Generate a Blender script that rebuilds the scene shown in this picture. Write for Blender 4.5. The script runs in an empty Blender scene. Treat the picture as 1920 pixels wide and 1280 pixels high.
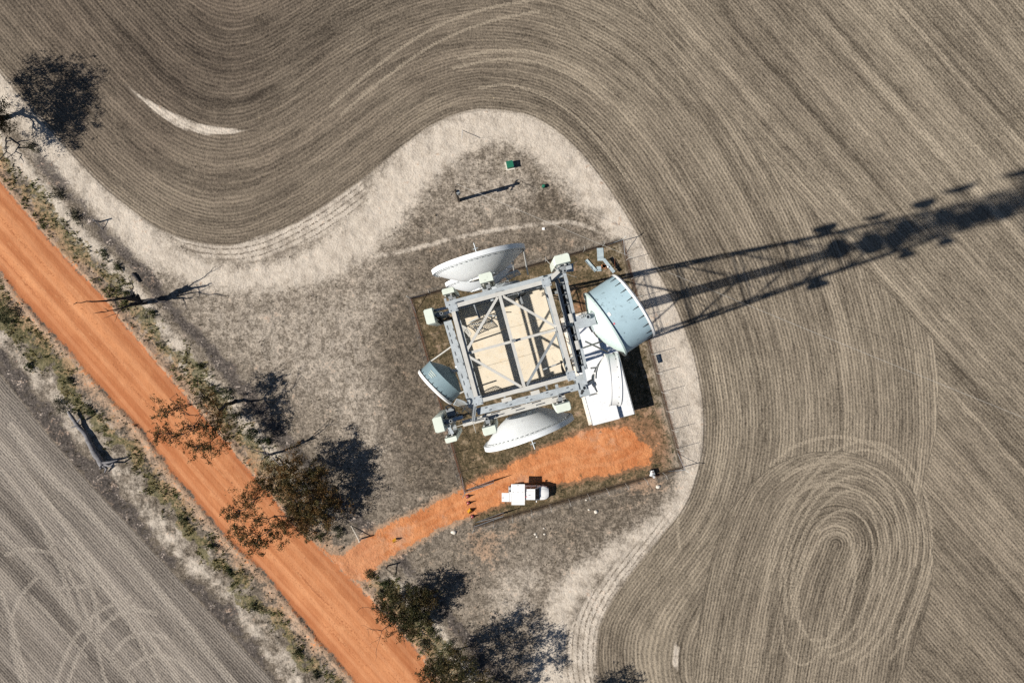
import bpy, math, random
import numpy as np
from mathutils import Vector, Matrix

random.seed(7)
RNG = np.random.default_rng(11)
SC = bpy.context.scene
COL = SC.collection
H, F = 85.0, 1360.0                      # camera height, focal length in photo pixels (16 px per metre on the ground)
SUN_EL, SUN_AZ = math.radians(42.0), math.radians(15.5)   # shadows run towards SUN_AZ (from +X)

# ------------------------------------------------------------------ camera, sky, sun, exposure
cam_d = bpy.data.cameras.new('camera'); cam = bpy.data.objects.new('camera', cam_d); COL.objects.link(cam)
cam.location = (0, 0, H); cam.rotation_euler = (0, 0, 0)
cam_d.sensor_width = 36; cam_d.lens = 36 * F / 1920; cam_d.clip_start = 1; cam_d.clip_end = 4000
SC.camera = cam
wd = bpy.data.worlds.new('World'); SC.world = wd; wd.use_nodes = True
wn = wd.node_tree; bgn = wn.nodes['Background']
sky = wn.nodes.new('ShaderNodeTexSky'); sky.sky_type = 'NISHITA'; sky.sun_disc = False
sdir = Vector((-math.cos(SUN_AZ) * math.cos(SUN_EL), -math.sin(SUN_AZ) * math.cos(SUN_EL), math.sin(SUN_EL)))
sky.sun_elevation = SUN_EL; sky.sun_rotation = math.atan2(sdir.x, sdir.y) % (2 * math.pi)
sky.air_density = 0.7; sky.dust_density = 0.2; sky.ozone_density = 1.6
wn.links.new(sky.outputs[0], bgn.inputs[0]); bgn.inputs[1].default_value = 0.05
sl = bpy.data.lights.new('sun', 'SUN'); sun = bpy.data.objects.new('sun', sl); COL.objects.link(sun)
sl.energy = 5.0; sl.angle = math.radians(0.6); sl.color = (1.0, 0.945, 0.87)
sun.rotation_euler = (-sdir).to_track_quat('-Z', 'Y').to_euler(); sun.location = sdir * 150
SC.view_settings.view_transform = 'Standard'; SC.view_settings.look = 'None'
SC.view_settings.exposure = 0.40; SC.view_settings.gamma = 1.0; SC.view_settings.use_curve_mapping = False
SC.render.engine = 'CYCLES'; SC.cycles.max_bounces = 4; SC.cycles.diffuse_bounces = 2; SC.cycles.glossy_bounces = 2; SC.cycles.caustics_reflective = False; SC.cycles.caustics_refractive = False; SC.cycles.use_denoising = False

# ------------------------------------------------------------------ helpers
def W(px, py, h=0.0):
    """photo point -> place in the world at height h"""
    k = (H - h) / F
    return Vector(((px - 960) * k, (640 - py) * k, h))

TA = math.radians(15.0)                  # the mast and the compound are turned by this angle
CU, SU = math.cos(TA), math.sin(TA)
def L(u, v, h=0.0):
    return Vector((u * CU - v * SU, u * SU + v * CU, h))
def C1(x, y, h):                         # a point read off the enlarged mast picture
    return W(760 + x / 3.368, 430 + y / 3.368, h)

class MB:
    def __init__(s): s.v = []; s.f = []
    def add(s, vs, fs):
        b = len(s.v); s.v.extend([tuple(p) for p in vs]); s.f.extend([tuple(i + b for i in f) for f in fs])
    def hexa(s, p):
        s.add(p, [(0, 3, 2, 1), (4, 5, 6, 7), (0, 1, 5, 4), (1, 2, 6, 5), (2, 3, 7, 6), (3, 0, 4, 7)])
    def box(s, c, ax, ay, az):
        c = Vector(c); ax = Vector(ax); ay = Vector(ay); az = Vector(az)
        s.hexa([c - ax - ay - az, c + ax - ay - az, c + ax + ay - az, c - ax + ay - az,
                c - ax - ay + az, c + ax - ay + az, c + ax + ay + az, c - ax + ay + az])
    def cbox(s, c, sx, sy, sz, a=0.0):
        ca, sa = math.cos(a), math.sin(a)
        s.box(c, (ca * sx / 2, sa * sx / 2, 0), (-sa * sy / 2, ca * sy / 2, 0), (0, 0, sz / 2))
    def frame(s, p, q, up=(0, 0, 1)):
        d = (Vector(q) - Vector(p)).normalized(); up = Vector(up)
        if abs(d.dot(up)) > 0.98: up = Vector((1, 0, 0))
        x = d.cross(up).normalized(); y = x.cross(d).normalized()
        return d, x, y
    def beam(s, p, q, w, h, up=(0, 0, 1), off=(0, 0)):
        p = Vector(p); q = Vector(q); d, x, y = s.frame(p, q, up)
        o = x * off[0] + y * off[1]; c = (p + q) / 2 + o
        s.box(c, (q - p) / 2, x * w / 2, y * h / 2)
    def angle(s, p, q, w, t=0.014, up=(0, 0, 1)):
        s.beam(p, q, w, t, up, (0, w / 2)); s.beam(p, q, t, w - t, up, (-w / 2 + t / 2, -t / 2 - 0.001))
    def ibeam(s, p, q, w, h, t=0.02):
        s.beam(p, q, w, t, off=(0, h / 2)); s.beam(p, q, w, t, off=(0, -h / 2)); s.beam(p, q, t, h - t - 0.004)
    def tube(s, p, q, r0, r1=None, n=8, caps=True):
        r1 = r0 if r1 is None else r1
        p = Vector(p); q = Vector(q); d, x, y = s.frame(p, q)
        vs = []
        for c, r in ((p, r0), (q, r1)):
            for k in range(n):
                a = 2 * math.pi * k / n; vs.append(c + (x * math.cos(a) + y * math.sin(a)) * r)
        fs = [(k, (k + 1) % n, n + (k + 1) % n, n + k) for k in range(n)]
        if caps: fs += [tuple(range(n - 1, -1, -1)), tuple(range(n, 2 * n))]
        s.add(vs, fs)
    def path(s, pts, rads, n=6):
        pts = [Vector(p) for p in pts]; vs = []; fs = []
        for i, p in enumerate(pts):
            a = pts[max(i - 1, 0)]; b = pts[min(i + 1, len(pts) - 1)]
            d, x, y = s.frame(a, b, (0.31, 0.2, 0.93))
            for k in range(n):
                t = 2 * math.pi * k / n; vs.append(p + (x * math.cos(t) + y * math.sin(t)) * rads[i])
        for i in range(len(pts) - 1):
            for k in range(n):
                fs.append((i * n + k, i * n + (k + 1) % n, (i + 1) * n + (k + 1) % n, (i + 1) * n + k))
        fs.append(tuple(range(n - 1, -1, -1))); fs.append(tuple(range((len(pts) - 1) * n, len(pts) * n)))
        s.add(vs, fs)
    def lathe(s, c, axis, prof, n=40, a0=0.0, a1=2 * math.pi):
        """prof: list of (radius, distance along axis)"""
        c = Vector(c); ax = Vector(axis).normalized(); d, x, y = s.frame(c, c + ax)
        full = abs(a1 - a0 - 2 * math.pi) < 1e-6; m = n if full else n + 1; vs = []; fs = []
        for r, t in prof:
            for k in range(m):
                a = a0 + (a1 - a0) * k / n; vs.append(c + ax * t + (x * math.cos(a) + y * math.sin(a)) * r)
        for i in range(len(prof) - 1):
            for k in range(n):
                fs.append((i * m + k, i * m + (k + 1) % m, (i + 1) * m + (k + 1) % m, (i + 1) * m + k))
        s.add(vs, fs)
    def pipe(s, p, q, r, t=0.02, n=14):
        """hollow pipe, open at q"""
        p = Vector(p); q = Vector(q); l = (q - p).length
        s.lathe(p, q - p, [(r, 0), (r, l), (r - t, l), (r - t, l - 0.6 if l > 0.8 else l * 0.2), (0.0005, l - 0.6 if l > 0.8 else l * 0.2)], n)
    def build(s, name, mat, parent=None, smooth=False):
        o0 = parent.matrix_world_loc if False else (WL.get(parent.name, Vector((0, 0, 0))) if parent else Vector((0, 0, 0)))
        me = bpy.data.meshes.new(name)
        me.from_pydata([tuple(Vector(v) - o0) for v in s.v], [], s.f); me.update()
        me.materials.append(mat)
        if smooth:
            me.polygons.foreach_set('use_smooth', [True] * len(me.polygons))
            try: me.set_sharp_from_angle(angle=math.radians(smooth if smooth > 1 else 35))
            except Exception: pass
        o = bpy.data.objects.new(name, me); COL.objects.link(o)
        if parent:
            o.parent = parent; WL[o.name] = o0
        else: WL[o.name] = Vector((0, 0, 0))
        return o
WL = {}                                   # world position that an object's mesh is measured from

def thing(name, label, cat, loc, group=None):
    o = bpy.data.objects.new(name, None); COL.objects.link(o); o.empty_display_size = 0.3
    o.location = loc; WL[o.name] = Vector(loc)
    o['label'] = label; o['category'] = cat
    if group: o['group'] = group
    return o
def tag(o, label, cat=None, group=None, kind=None):
    o['label'] = label
    if cat: o['category'] = cat
    if group: o['group'] = group
    if kind: o['kind'] = kind
    return o
def mesh_np(name, V, Fc, mat, parent=None, kind=None):
    """V (n,3) world coordinates, Fc (m,k) faces of equal size"""
    o0 = np.array(WL.get(parent.name, Vector((0, 0, 0)))) if parent else np.zeros(3)
    me = bpy.data.meshes.new(name); V = np.asarray(V, dtype=np.float32) - o0.astype(np.float32); m, k = Fc.shape
    me.vertices.add(len(V)); me.vertices.foreach_set('co', V.ravel())
    me.loops.add(m * k); me.loops.foreach_set('vertex_index', Fc.astype(np.int32).ravel())
    me.polygons.add(m); me.polygons.foreach_set('loop_start', np.arange(0, m * k, k, dtype=np.int32))
    me.update(calc_edges=True); me.materials.append(mat)
    o = bpy.data.objects.new(name, me); COL.objects.link(o)
    if parent: o.parent = parent
    if kind: o['kind'] = kind
    return o

# ------------------------------------------------------------------ node helper
class NT:
    def __init__(s, name):
        s.m = bpy.data.materials.new(name); s.m.use_nodes = True; s.t = s.m.node_tree
        s.b = s.t.nodes['Principled BSDF']; s.out = s.t.nodes['Material Output']
    def set(s, sock, v):
        if isinstance(v, bpy.types.NodeSocket): s.t.links.new(v, sock)
        elif isinstance(v, (tuple, list)) and len(v) == 3 and sock.type == 'RGBA': sock.default_value = (*v, 1)
        else: sock.default_value = v
    def n(s, typ, ins=None, out=0, **kw):
        nd = s.t.nodes.new(typ)
        for k, v in kw.items(): setattr(nd, k, v)
        for k, v in (ins or {}).items(): s.set(nd.inputs[k], v)
        return nd if out is None else nd.outputs[out]
    def mth(s, op, a, b=0.0, c=None, clamp=False):
        i = {0: a, 1: b}
        if c is not None: i[2] = c
        return s.n('ShaderNodeMath', i, operation=op, use_clamp=clamp)
    def add(s, a, b): return s.mth('ADD', a, b)
    def mul(s, a, b): return s.mth('MULTIPLY', a, b)
    def sub(s, a, b): return s.mth('SUBTRACT', a, b)
    def step(s, v, lo, hi, t0=0.0, t1=1.0):
        return s.n('ShaderNodeMapRange', {0: v, 1: lo, 2: hi, 3: t0, 4: t1}, interpolation_type='SMOOTHSTEP')
    def lin(s, v, lo, hi, t0=0.0, t1=1.0):
        return s.n('ShaderNodeMapRange', {0: v, 1: lo, 2: hi, 3: t0, 4: t1})
    def mix(s, f, a, b, mode='MIX'):
        nd = s.t.nodes.new('ShaderNodeMix'); nd.data_type = 'RGBA'; nd.blend_type = mode
        s.set(nd.inputs[0], f); s.set(nd.inputs[6], a); s.set(nd.inputs[7], b); return nd.outputs[2]
    def mixf(s, f, a, b):
        nd = s.t.nodes.new('ShaderNodeMix'); nd.data_type = 'FLOAT'
        s.set(nd.inputs[0], f); s.set(nd.inputs[2], a); s.set(nd.inputs[3], b); return nd.outputs[0]
    def noise(s, vec, scale, detail=3.0, rough=0.55, out=0, dist=0.0):
        return s.n('ShaderNodeTexNoise', {'Vector': vec, 'Scale': scale, 'Detail': detail, 'Roughness': rough, 'Distortion': dist}, out)
    def xyz(s, x, y, z=0.0): return s.n('ShaderNodeCombineXYZ', {0: x, 1: y, 2: z})
    def bump(s, h, strength=0.5, dist=0.1):
        s.set(s.b.inputs['Normal'], s.n('ShaderNodeBump', {'Height': h, 'Strength': strength, 'Distance': dist}))
    def base(s, c, rough=0.8, metal=0.0, spec=0.3):
        s.set(s.b.inputs['Base Color'], c); s.set(s.b.inputs['Roughness'], rough); s.set(s.b.inputs['Metallic'], metal)
        s.set(s.b.inputs['Specular IOR Level'], spec)

def paint(name, col, rough=0.5, metal=0.0, var=0.12, scale=3.0, dirt=None, dirt_amt=0.0, spec=0.4, spots=0.0):
    t = NT(name); p = t.n('ShaderNodeNewGeometry', out=None).outputs['Position']
    n1 = t.noise(p, scale, 4, 0.6); n2 = t.noise(p, scale * 9, 3, 0.6)
    f = t.lin(t.add(t.mul(n1, 0.65), t.mul(n2, 0.35)), 0.3, 0.7, 1 - var, 1 + var)
    c = t.mix(1.0, col, f, 'MULTIPLY')
    if dirt:
        d = t.step(t.add(t.mul(t.noise(p, scale * 1.7, 5, 0.65), 0.7), t.mul(n2, 0.3)), 0.5, 0.72)
        c = t.mix(t.mul(d, dirt_amt), c, dirt)
    if spots:
        sp_ = t.mul(t.step(t.noise(p, 9.0, 1.0, 0.5), 0.66, 0.72), t.step(t.noise(p, 1.1, 2.0, 0.5), 0.42, 0.62)); c = t.mix(t.mul(sp_, spots), c, (0.03, 0.035, 0.04))
        st_ = t.step(t.noise(t.n('ShaderNodeVectorMath', {0: p, 1: (7.0, 7.0, 0.7)}, operation='MULTIPLY'), 1.0, 3.0, 0.6), 0.50, 0.72); c = t.mix(t.mul(st_, spots * 0.35), c, dirt or (0.2, 0.2, 0.2))
    t.base(c, t.lin(n2, 0.3, 0.7, rough * 0.85, min(1, rough * 1.15)), metal, spec)
    t.bump(n2, 0.08, 0.01)
    return t.m

M = {}
M['galv'] = paint('galvanised_steel', (0.42, 0.46, 0.48), 0.5, 0.25, 0.22, 4, (0.30, 0.30, 0.29), 0.6)
M['galv_warm'] = paint('weathered_galvanised_steel', (0.52, 0.51, 0.47), 0.55, 0.1, 0.12, 5, (0.40, 0.37, 0.31), 0.6)
M['galv_dark'] = paint('dull_galvanised_steel', (0.26, 0.28, 0.29), 0.6, 0.3, 0.2, 4, (0.12, 0.11, 0.10), 0.6)
M['white'] = paint('white_paint', (0.80, 0.80, 0.78), 0.45, 0, 0.03, 2, (0.55, 0.53, 0.48), 0.25)
M['dish'] = paint('white_dish_paint', (0.79, 0.82, 0.83), 0.5, 0, 0.05, 1.5, (0.55, 0.55, 0.52), 0.3, spots=0.22)
M['cream'] = paint('pale_green_grey_plastic', (0.62, 0.67, 0.58), 0.55, 0, 0.05, 2, (0.42, 0.43, 0.36), 0.4, spots=0.35)
M['shroud'] = paint('blue_grey_paint', (0.37, 0.50, 0.55), 0.55, 0, 0.07, 2, (0.22, 0.29, 0.31), 0.4, spots=0.45)
M['shroud_back'] = paint('pale_blue_green_paint', (0.55, 0.66, 0.63), 0.5, 0, 0.05, 2, (0.40, 0.46, 0.44), 0.4, spots=0.5)
M['darkshroud'] = paint('grey_blue_paint', (0.20, 0.28, 0.31), 0.55, 0, 0.08, 3, (0.12, 0.15, 0.16), 0.4)
M['tan'] = paint('dusty_tan_sheet', (0.66, 0.585, 0.46), 0.75, 0, 0.08, 1.3, (0.55, 0.40, 0.22), 0.6, spots=0.25)
M['black'] = paint('black_rubber', (0.016, 0.016, 0.018), 0.6, 0, 0.1, 8)
M['rust'] = paint('rusty_steel', (0.16, 0.06, 0.03), 0.85, 0.1, 0.3, 7, (0.06, 0.03, 0.02), 0.7)
M['glass'] = paint('dark_window_glass', (0.012, 0.02, 0.035), 0.08, 0, 0.05, 2, spec=0.6)
M['redplastic'] = paint('red_plastic', (0.62, 0.03, 0.04), 0.5, 0, 0.08, 6)
M['yellow'] = paint('yellow_plastic', (0.62, 0.33, 0.02), 0.5, 0, 0.1, 6, (0.3, 0.12, 0.02), 0.4)
M['green'] = paint('green_cabinet_paint', (0.012, 0.13, 0.075), 0.5, 0, 0.1, 3, (0.02, 0.07, 0.05), 0.4)
M['zinc'] = paint('flat_zinc_sheet', (0.42, 0.50, 0.52), 0.5, 0.2, 0.14, 3, (0.28, 0.29, 0.28), 0.6)
M['wood'] = paint('grey_timber', (0.16, 0.13, 0.10), 0.85, 0, 0.3, 6, (0.07, 0.06, 0.05), 0.6)
M['bark'] = paint('dark_bark', (0.026, 0.022, 0.020), 0.9, 0, 0.4, 5)
M['deadwood'] = paint('weathered_dead_wood', (0.17, 0.165, 0.17), 0.85, 0, 0.5, 3, (0.04, 0.036, 0.036), 0.85)
M['char'] = paint('charred_dead_wood', (0.020, 0.019, 0.022), 0.85, 0, 0.3, 5)
M['rock'] = paint('pale_limestone', (0.62, 0.57, 0.49), 0.85, 0, 0.15, 5, (0.4, 0.33, 0.26), 0.5)
M['roofsheet'] = paint('white_roof_sheet', (0.74, 0.75, 0.75), 0.5, 0, 0.08, 0.8, (0.42, 0.44, 0.46), 0.55, spots=0.5)
M['pink'] = paint('pink_sticker', (0.7, 0.18, 0.2), 0.6)
M['brick'] = paint('orange_clay', (0.45, 0.2, 0.1), 0.9, 0, 0.2, 6)

def leafmat(name, c1, c2, c3, trans=0.25):
    t = NT(name); g = t.n('ShaderNodeNewGeometry', out=None); r = g.outputs['Random Per Island']
    n = t.noise(g.outputs['Position'], 0.6, 2)
    c = t.mix(t.step(r, 0.0, 1.0), c1, c2); c = t.mix(t.step(t.add(n, t.mul(r, 0.25)), 0.5, 0.8), c, c3)
    t.base(c, 0.65, 0, 0.25)
    tr = t.n('ShaderNodeBsdfTranslucent', {0: c}); mx = t.n('ShaderNodeMixShader', {0: trans, 1: t.b.outputs[0], 2: tr})
    t.t.links.new(mx, t.out.inputs[0]); return t.m
M['leaf'] = leafmat('olive_leaves', (0.034, 0.034, 0.012), (0.100, 0.078, 0.024), (0.16, 0.085, 0.028))
M['leaf_dark'] = leafmat('dark_olive_leaves', (0.020, 0.025, 0.009), (0.058, 0.056, 0.018), (0.085, 0.058, 0.020))
M['shrub'] = leafmat('shrub_leaves', (0.020, 0.036, 0.012), (0.055, 0.072, 0.024), (0.08, 0.075, 0.03), 0.2)
M['shrub_grey'] = leafmat('grey_scrub_leaves', (0.055, 0.050, 0.032), (0.10, 0.09, 0.055), (0.05, 0.055, 0.025), 0.1)
M['grass'] = leafmat('verge_grass_blades', (0.055, 0.070, 0.022), (0.13, 0.13, 0.045), (0.20, 0.16, 0.065), 0.2)
M['drygrass'] = leafmat('dry_grass_blades', (0.11, 0.085, 0.05), (0.30, 0.24, 0.16), (0.07, 0.058, 0.036), 0.15)

# ------------------------------------------------------------------ ground: layout fields on a grid, measured in photo pixels on the ground
def smooth_curve(pts, n=10):
    p = [np.array(q, float) for q in pts]; p = [2 * p[0] - p[1]] + p + [2 * p[-1] - p[-2]]; out = []
    for i in range(1, len(p) - 2):
        for k in range(n):
            t = k / n
            out.append(0.5 * (2 * p[i] + (p[i + 1] - p[i - 1]) * t + (2 * p[i - 1] - 5 * p[i] + 4 * p[i + 1] - p[i + 2]) * t * t
                              + (3 * p[i] - p[i - 1] - 3 * p[i + 1] + p[i + 2]) * t ** 3))
    out.append(p[-2]); return np.array(out)
def seg_dist(X, Y, pts, closed=False):
    pts = np.asarray(pts, float); n = len(pts); D = np.full(X.shape, 1e9, np.float32)
    for i in range(n if closed else n - 1):
        a = pts[i]; b = pts[(i + 1) % n]; ab = b - a; l2 = max(ab @ ab, 1e-9)
        t = np.clip(((X - a[0]) * ab[0] + (Y - a[1]) * ab[1]) / l2, 0, 1)
        np.minimum(D, (X - a[0] - t * ab[0]) ** 2 + (Y - a[1] - t * ab[1]) ** 2, out=D)
    return np.sqrt(D)
def inside(X, Y, pts):
    pts = np.asarray(pts, float); n = len(pts); r = np.zeros(X.shape, bool)
    for i in range(n):
        x1, y1 = pts[i]; x2, y2 = pts[(i + 1) % n]
        if y1 == y2: continue
        c = ((y1 > Y) != (y2 > Y)) & (X < (x2 - x1) * (Y - y1) / (y2 - y1) + x1); r ^= c
    return r
def sd_poly(X, Y, pts):
    d = seg_dist(X, Y, pts, True); return np.where(inside(X, Y, pts), d, -d)
def sstep(v, lo, hi):
    t = np.clip((v - lo) / (hi - lo), 0, 1); return t * t * (3 - 2 * t)
def vnoise(X, Y, cell, seed, octv=3):
    tot = np.zeros(X.shape); amp = 1.0; s = 0
    for o in range(octv):
        r = np.random.default_rng(seed + o); g = r.random((257, 257)); x = (X / cell) % 256; y = (Y / cell) % 256
        i = x.astype(int); j = y.astype(int); fx = x - i; fy = y - j
        fx = fx * fx * (3 - 2 * fx); fy = fy * fy * (3 - 2 * fy)
        tot += amp * ((g[j, i] * (1 - fx) + g[j, i + 1] * fx) * (1 - fy) + (g[j + 1, i] * (1 - fx) + g[j + 1, i + 1] * fx) * fy)
        s += amp; amp *= 0.5; cell /= 2.1
    return tot / s

CURVE = smooth_curve([(-900, -880), (-400, -320), (-150, -35), (20, 165), (131, 290), (184, 345), (243, 393), (300, 430), (360, 452), (425, 460), (500, 445),
    (600, 392), (680, 335), (750, 280), (800, 243), (850, 218), (900, 207), (960, 211), (1000, 221), (1040, 245), (1085, 285),
    (1125, 335), (1160, 385), (1190, 435), (1219, 490), (1255, 557), (1279, 613), (1297, 665), (1309, 720), (1316, 780), (1314, 840), (1299, 904),
    (1274, 959), (1214, 1037), (1158, 1110), (1126, 1174), (1120, 1240), (1131, 1290), (1180, 1420), (1300, 1650), (1500, 2000)], 8)
ROAD_N = [(-1500, -1400), (-300, 0), (0, 340), (118, 480), (184, 545), (243, 621), (315, 706), (400, 800), (482, 900), (551, 983), (616, 1045), (676, 1102), (776, 1210), (811, 1267), (1000, 1490), (1900, 2520)]
ROAD_S = [(-1500, -1240), (-300, 155), (0, 508), (66, 591), (144, 673), (197, 736), (262, 801), (321, 883), (417, 1000), (483, 1060), (600, 1202), (665, 1275), (850, 1490), (1750, 2540)]
DRIVE = [(600, 1030), (640, 1040), (690, 1000), (780, 958), (850, 925), (875, 907), (920, 889), (960, 868), (1010, 842), (1070, 818), (1108, 802), (1150, 800), (1178, 796), (1196, 815),
         (1215, 832), (1225, 852), (1220, 872), (1150, 890), (1090, 900), (1040, 911), (1000, 925), (940, 945), (890, 967), (840, 985), (790, 1012), (745, 1038), (712, 1060), (690, 1092), (650, 1085)]
SWF = [(-1500, -1000), (-300, 360), (0, 700), (108, 837), (187, 927), (333, 1082), (500, 1262), (800, 1600), (1500, 2500), (-1500, 2500)]
RIGHT = [(1130, -60), (1250, 80), (1560, 438), (1607, 491), (1690, 572), (1750, 636), (1760, 700), (1758, 800), (1740, 872), (1728, 917), (1744, 1000), (1752, 1055), (1742, 1124), (1719, 1206), (1682, 1280), (1600, 1420),
         (1600, 2500), (12000, 2500), (12000, -12000), (-9600, -12000)]
LOOP = smooth_curve([(1500, 1330), (1508, 1240), (1525, 1130), (1552, 1050)], 5)
LOOP_ROWS = smooth_curve([(1490, 1400), (1500, 1300), (1512, 1220), (1532, 1120), (1568, 1020)], 5)
COMPOUND = [(772, 560), (1165, 452), (1278, 876), (890, 985), (873, 920)]
SAND = [
    [(-600, -540), (-200, -80), (20, 160), (131, 288), (184, 344), (243, 394), (290, 440), (340, 480), (430, 508), (520, 500), (600, 465), (650, 420), (685, 370), (715, 322), (745, 284), (800, 244), (850, 218), (900, 207), (960, 211),
     (1000, 221), (1042, 246), (1087, 286), (1127, 336), (1162, 386), (1192, 436), (1221, 492), (1257, 559), (1281, 615), (1299, 667), (1311, 722), (1318, 782), (1316, 842), (1301, 904), (1276, 959),
     (1225, 1005), (1150, 1048), (1095, 1098), (1065, 1160), (1055, 1220), (1060, 1290), (1090, 1420), (1020, 1420), (1005, 1290), (1010, 1220), (1022, 1170), (1045, 1115), (1090, 1068), (1160, 1022), (1228, 984), (1268, 930), (1286, 880), (1278, 830), (1254, 740),
     (1230, 640), (1206, 540), (1182, 470), (1158, 442), (1108, 388), (1058, 336), (1004, 290), (950, 258), (900, 262), (856, 288), (806, 338), (756, 396), (716, 448), (646, 500), (560, 534), (470, 540), (380, 530), (322, 508), (268, 480), (205, 420), (155, 368), (112, 322), (72, 280), (24, 225), (-200, -30), (-600, -480)],
    [(222, 146), (262, 176), (310, 203), (370, 230), (466, 244), (440, 253), (380, 255), (330, 240), (290, 213), (250, 177)],
    [(1262, 1195), (1275, 1212), (1272, 1262), (1258, 1245)]]
def ring(cx, cy, rx, ry, a0, a1, tilt=0.22):
    out = []
    for k in range(13):
        a = math.radians(a0 + (a1 - a0) * k / 12); x_, y_ = rx * math.cos(a), -ry * math.sin(a); out.append((cx + x_ * math.cos(tilt) - y_ * math.sin(tilt), cy + x_ * math.sin(tilt) + y_ * math.cos(tilt)))
    return out
TRACKS_FIELD = [([(1444, 872), (1480, 842), (1526, 824), (1577, 819), (1627, 830), (1673, 856), (1705, 895), (1720, 936), (1722, 990), (1716, 1060)], 3.5),
    ([(1466, 900), (1500, 878), (1545, 865), (1590, 867), (1636, 886), (1664, 918), (1680, 963), (1683, 1010)], 3.5),
    ([(1480, 940), (1517, 913), (1558, 904), (1600, 918), (1632, 954), (1646, 1000), (1654, 1060), (1650, 1110)], 2.5),
    ([(1535, 996), (1567, 984), (1590, 1000), (1600, 1032), (1596, 1080)], 2.5),
    ([(1466, 1160), (1470, 1210), (1490, 1240), (1515, 1243), (1555, 1200), (1585, 1120)], 2.2),
    ([(1273, 950), (1271, 1000), (1276, 1030)], 3),
    (ring(1592, 1060, 150, 236, -40, 200), 3.2), (ring(1590, 1062, 138, 222, -30, 190), 3.2), (ring(1585, 1065, 118, 196, -60, 200), 3.2), (ring(1580, 1070, 104, 180, -70, 215), 3.2), (ring(1575, 1075, 88, 158, -80, 220), 3.2), (ring(1565, 1085, 70, 132, -90, 230), 3.2), (ring(1550, 1100, 50, 104, -100, 250), 3.2),
    ([(620, 200), (700, 130), (800, 60), (900, 20), (1000, 0)], 3), ([(640, 215), (720, 148), (820, 80), (920, 40), (1010, 22)], 3), 
    ([(860, 110), (930, 95), (1010, 100), (1090, 130), (1150, 175)], 3), ([(850, 128), (930, 112), (1010, 118), (1085, 150), (1140, 195)], 3), ([(900, 165), (960, 160), (1040, 190), (1110, 250), (1180, 340)], 3)]
CEN = [((a[0] + b[0]) / 2, (a[1] + b[1]) / 2) for a, b in zip([(-40, 295), (0, 340), (184, 545), (315, 706), (482, 900), (616, 1045), (776, 1210), (840, 1300)], [(-40, 462), (0, 508), (144, 673), (262, 801), (417, 1000), (540, 1130), (665, 1275), (700, 1315)])]
def shift(pl, dx, dy): return [(x_ + dx, y_ + dy) for x_, y_ in pl]
TRACKS_ROAD = [(shift(CEN, 7 * k, -6 * k), w_) for k, w_ in ((-4.6, 5), (-2.2, 6), (0.4, 4), (2.4, 6), (4.8, 5))]
DRV = [(672, 1050), (720, 1022), (800, 982), (870, 945), (920, 930)]
TRACKS_ROAD += [(shift(DRV, 0, -7), 4), (shift(DRV, 3, 9), 4), ([(900, 925), (980, 885), (1060, 860), (1130, 850), (1180, 830)], 5), ([(920, 935), (1000, 900), (1080, 876), (1150, 868), (1200, 846)], 5), ([(1060, 895), (1090, 850), (1130, 820), (1160, 810)], 4)]
TRACKS_SW = [([(20, 800), (77, 880), (150, 947), (233, 1033), (320, 1137), (433, 1277), (520, 1380)], 8.9), ([(-20, 812), (33, 870), (133, 1003), (240, 1143), (333, 1277)], 6.8),
    ([(-30, 970), (0, 1003), (73, 1073), (150, 1167), (247, 1277)], 8.9), ([(187, 1180), (213, 1157), (253, 1143), (290, 1150)], 4.8), ([(207, 1230), (233, 1200), (267, 1187), (310, 1195)], 4.8),
    ([(85, 1010), (110, 1060), (140, 1150)], 4.8), ([(0, 1110), (20, 1170), (47, 1277)], 5.8), ([(110, 1103), (165, 1098)], 4.5), ([(150, 1060), (175, 1120), (185, 1190)], 4.8), ([(60, 1120), (160, 1230)], 4.8), ([(0, 880), (60, 960), (130, 1080), (170, 1180), (200, 1290)], 4.5), ([(10, 1040), (60, 1030), (120, 1050), (170, 1100)], 4.5), ([(100, 1290), (130, 1210), (180, 1150), (240, 1120)], 4.5), ([(120, 1295), (150, 1220), (200, 1165), (250, 1135)], 4.5), ([(300, 1290), (260, 1200), (200, 1110), (120, 1010)], 4.5), ([(40, 1290), (20, 1200), (30, 1130), (70, 1080)], 4.5), ([(380, 1290), (330, 1240), (280, 1230), (230, 1260)], 4.5)]
PALE = [([(700, 480), (760, 470), (880, 440), (980, 424), (1060, 416), (1110, 428), (1150, 447)], 5)]
PATCHY = [([(320, 540), (480, 555), (640, 535), (700, 480), (745, 540), (700, 640), (720, 740), (735, 850), (680, 860), (600, 770), (480, 690), (390, 640)], 0.36, 60),
    ([(930, 1070), (985, 1040), (1030, 1080), (1000, 1180), (940, 1180), (905, 1130)], 0.46, 40), ([(835, 300), (900, 265), (980, 280), (1040, 350), (1000, 410), (860, 420), (810, 380)], 0.36, 30),
    ([(740, 1050), (790, 1075), (800, 1110), (765, 1100)], 0.5, 18), ([(440, 470), (600, 420), (690, 370), (690, 420), (580, 500), (460, 520)], 0.30, 25), ([(800, 900), (870, 960), (760, 990), (700, 940)], 0.22, 30)]
RUNOUT = [[(1290, 925), (1215, 1032), (1158, 1106), (1122, 1175), (1115, 1300), (1062, 1300), (1058, 1200), (1085, 1135), (1150, 1055), (1240, 972)], [(290, 425), (360, 450), (430, 458), (560, 412), (680, 332), (694, 378), (600, 448), (480, 492), (380, 486)]]

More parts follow.
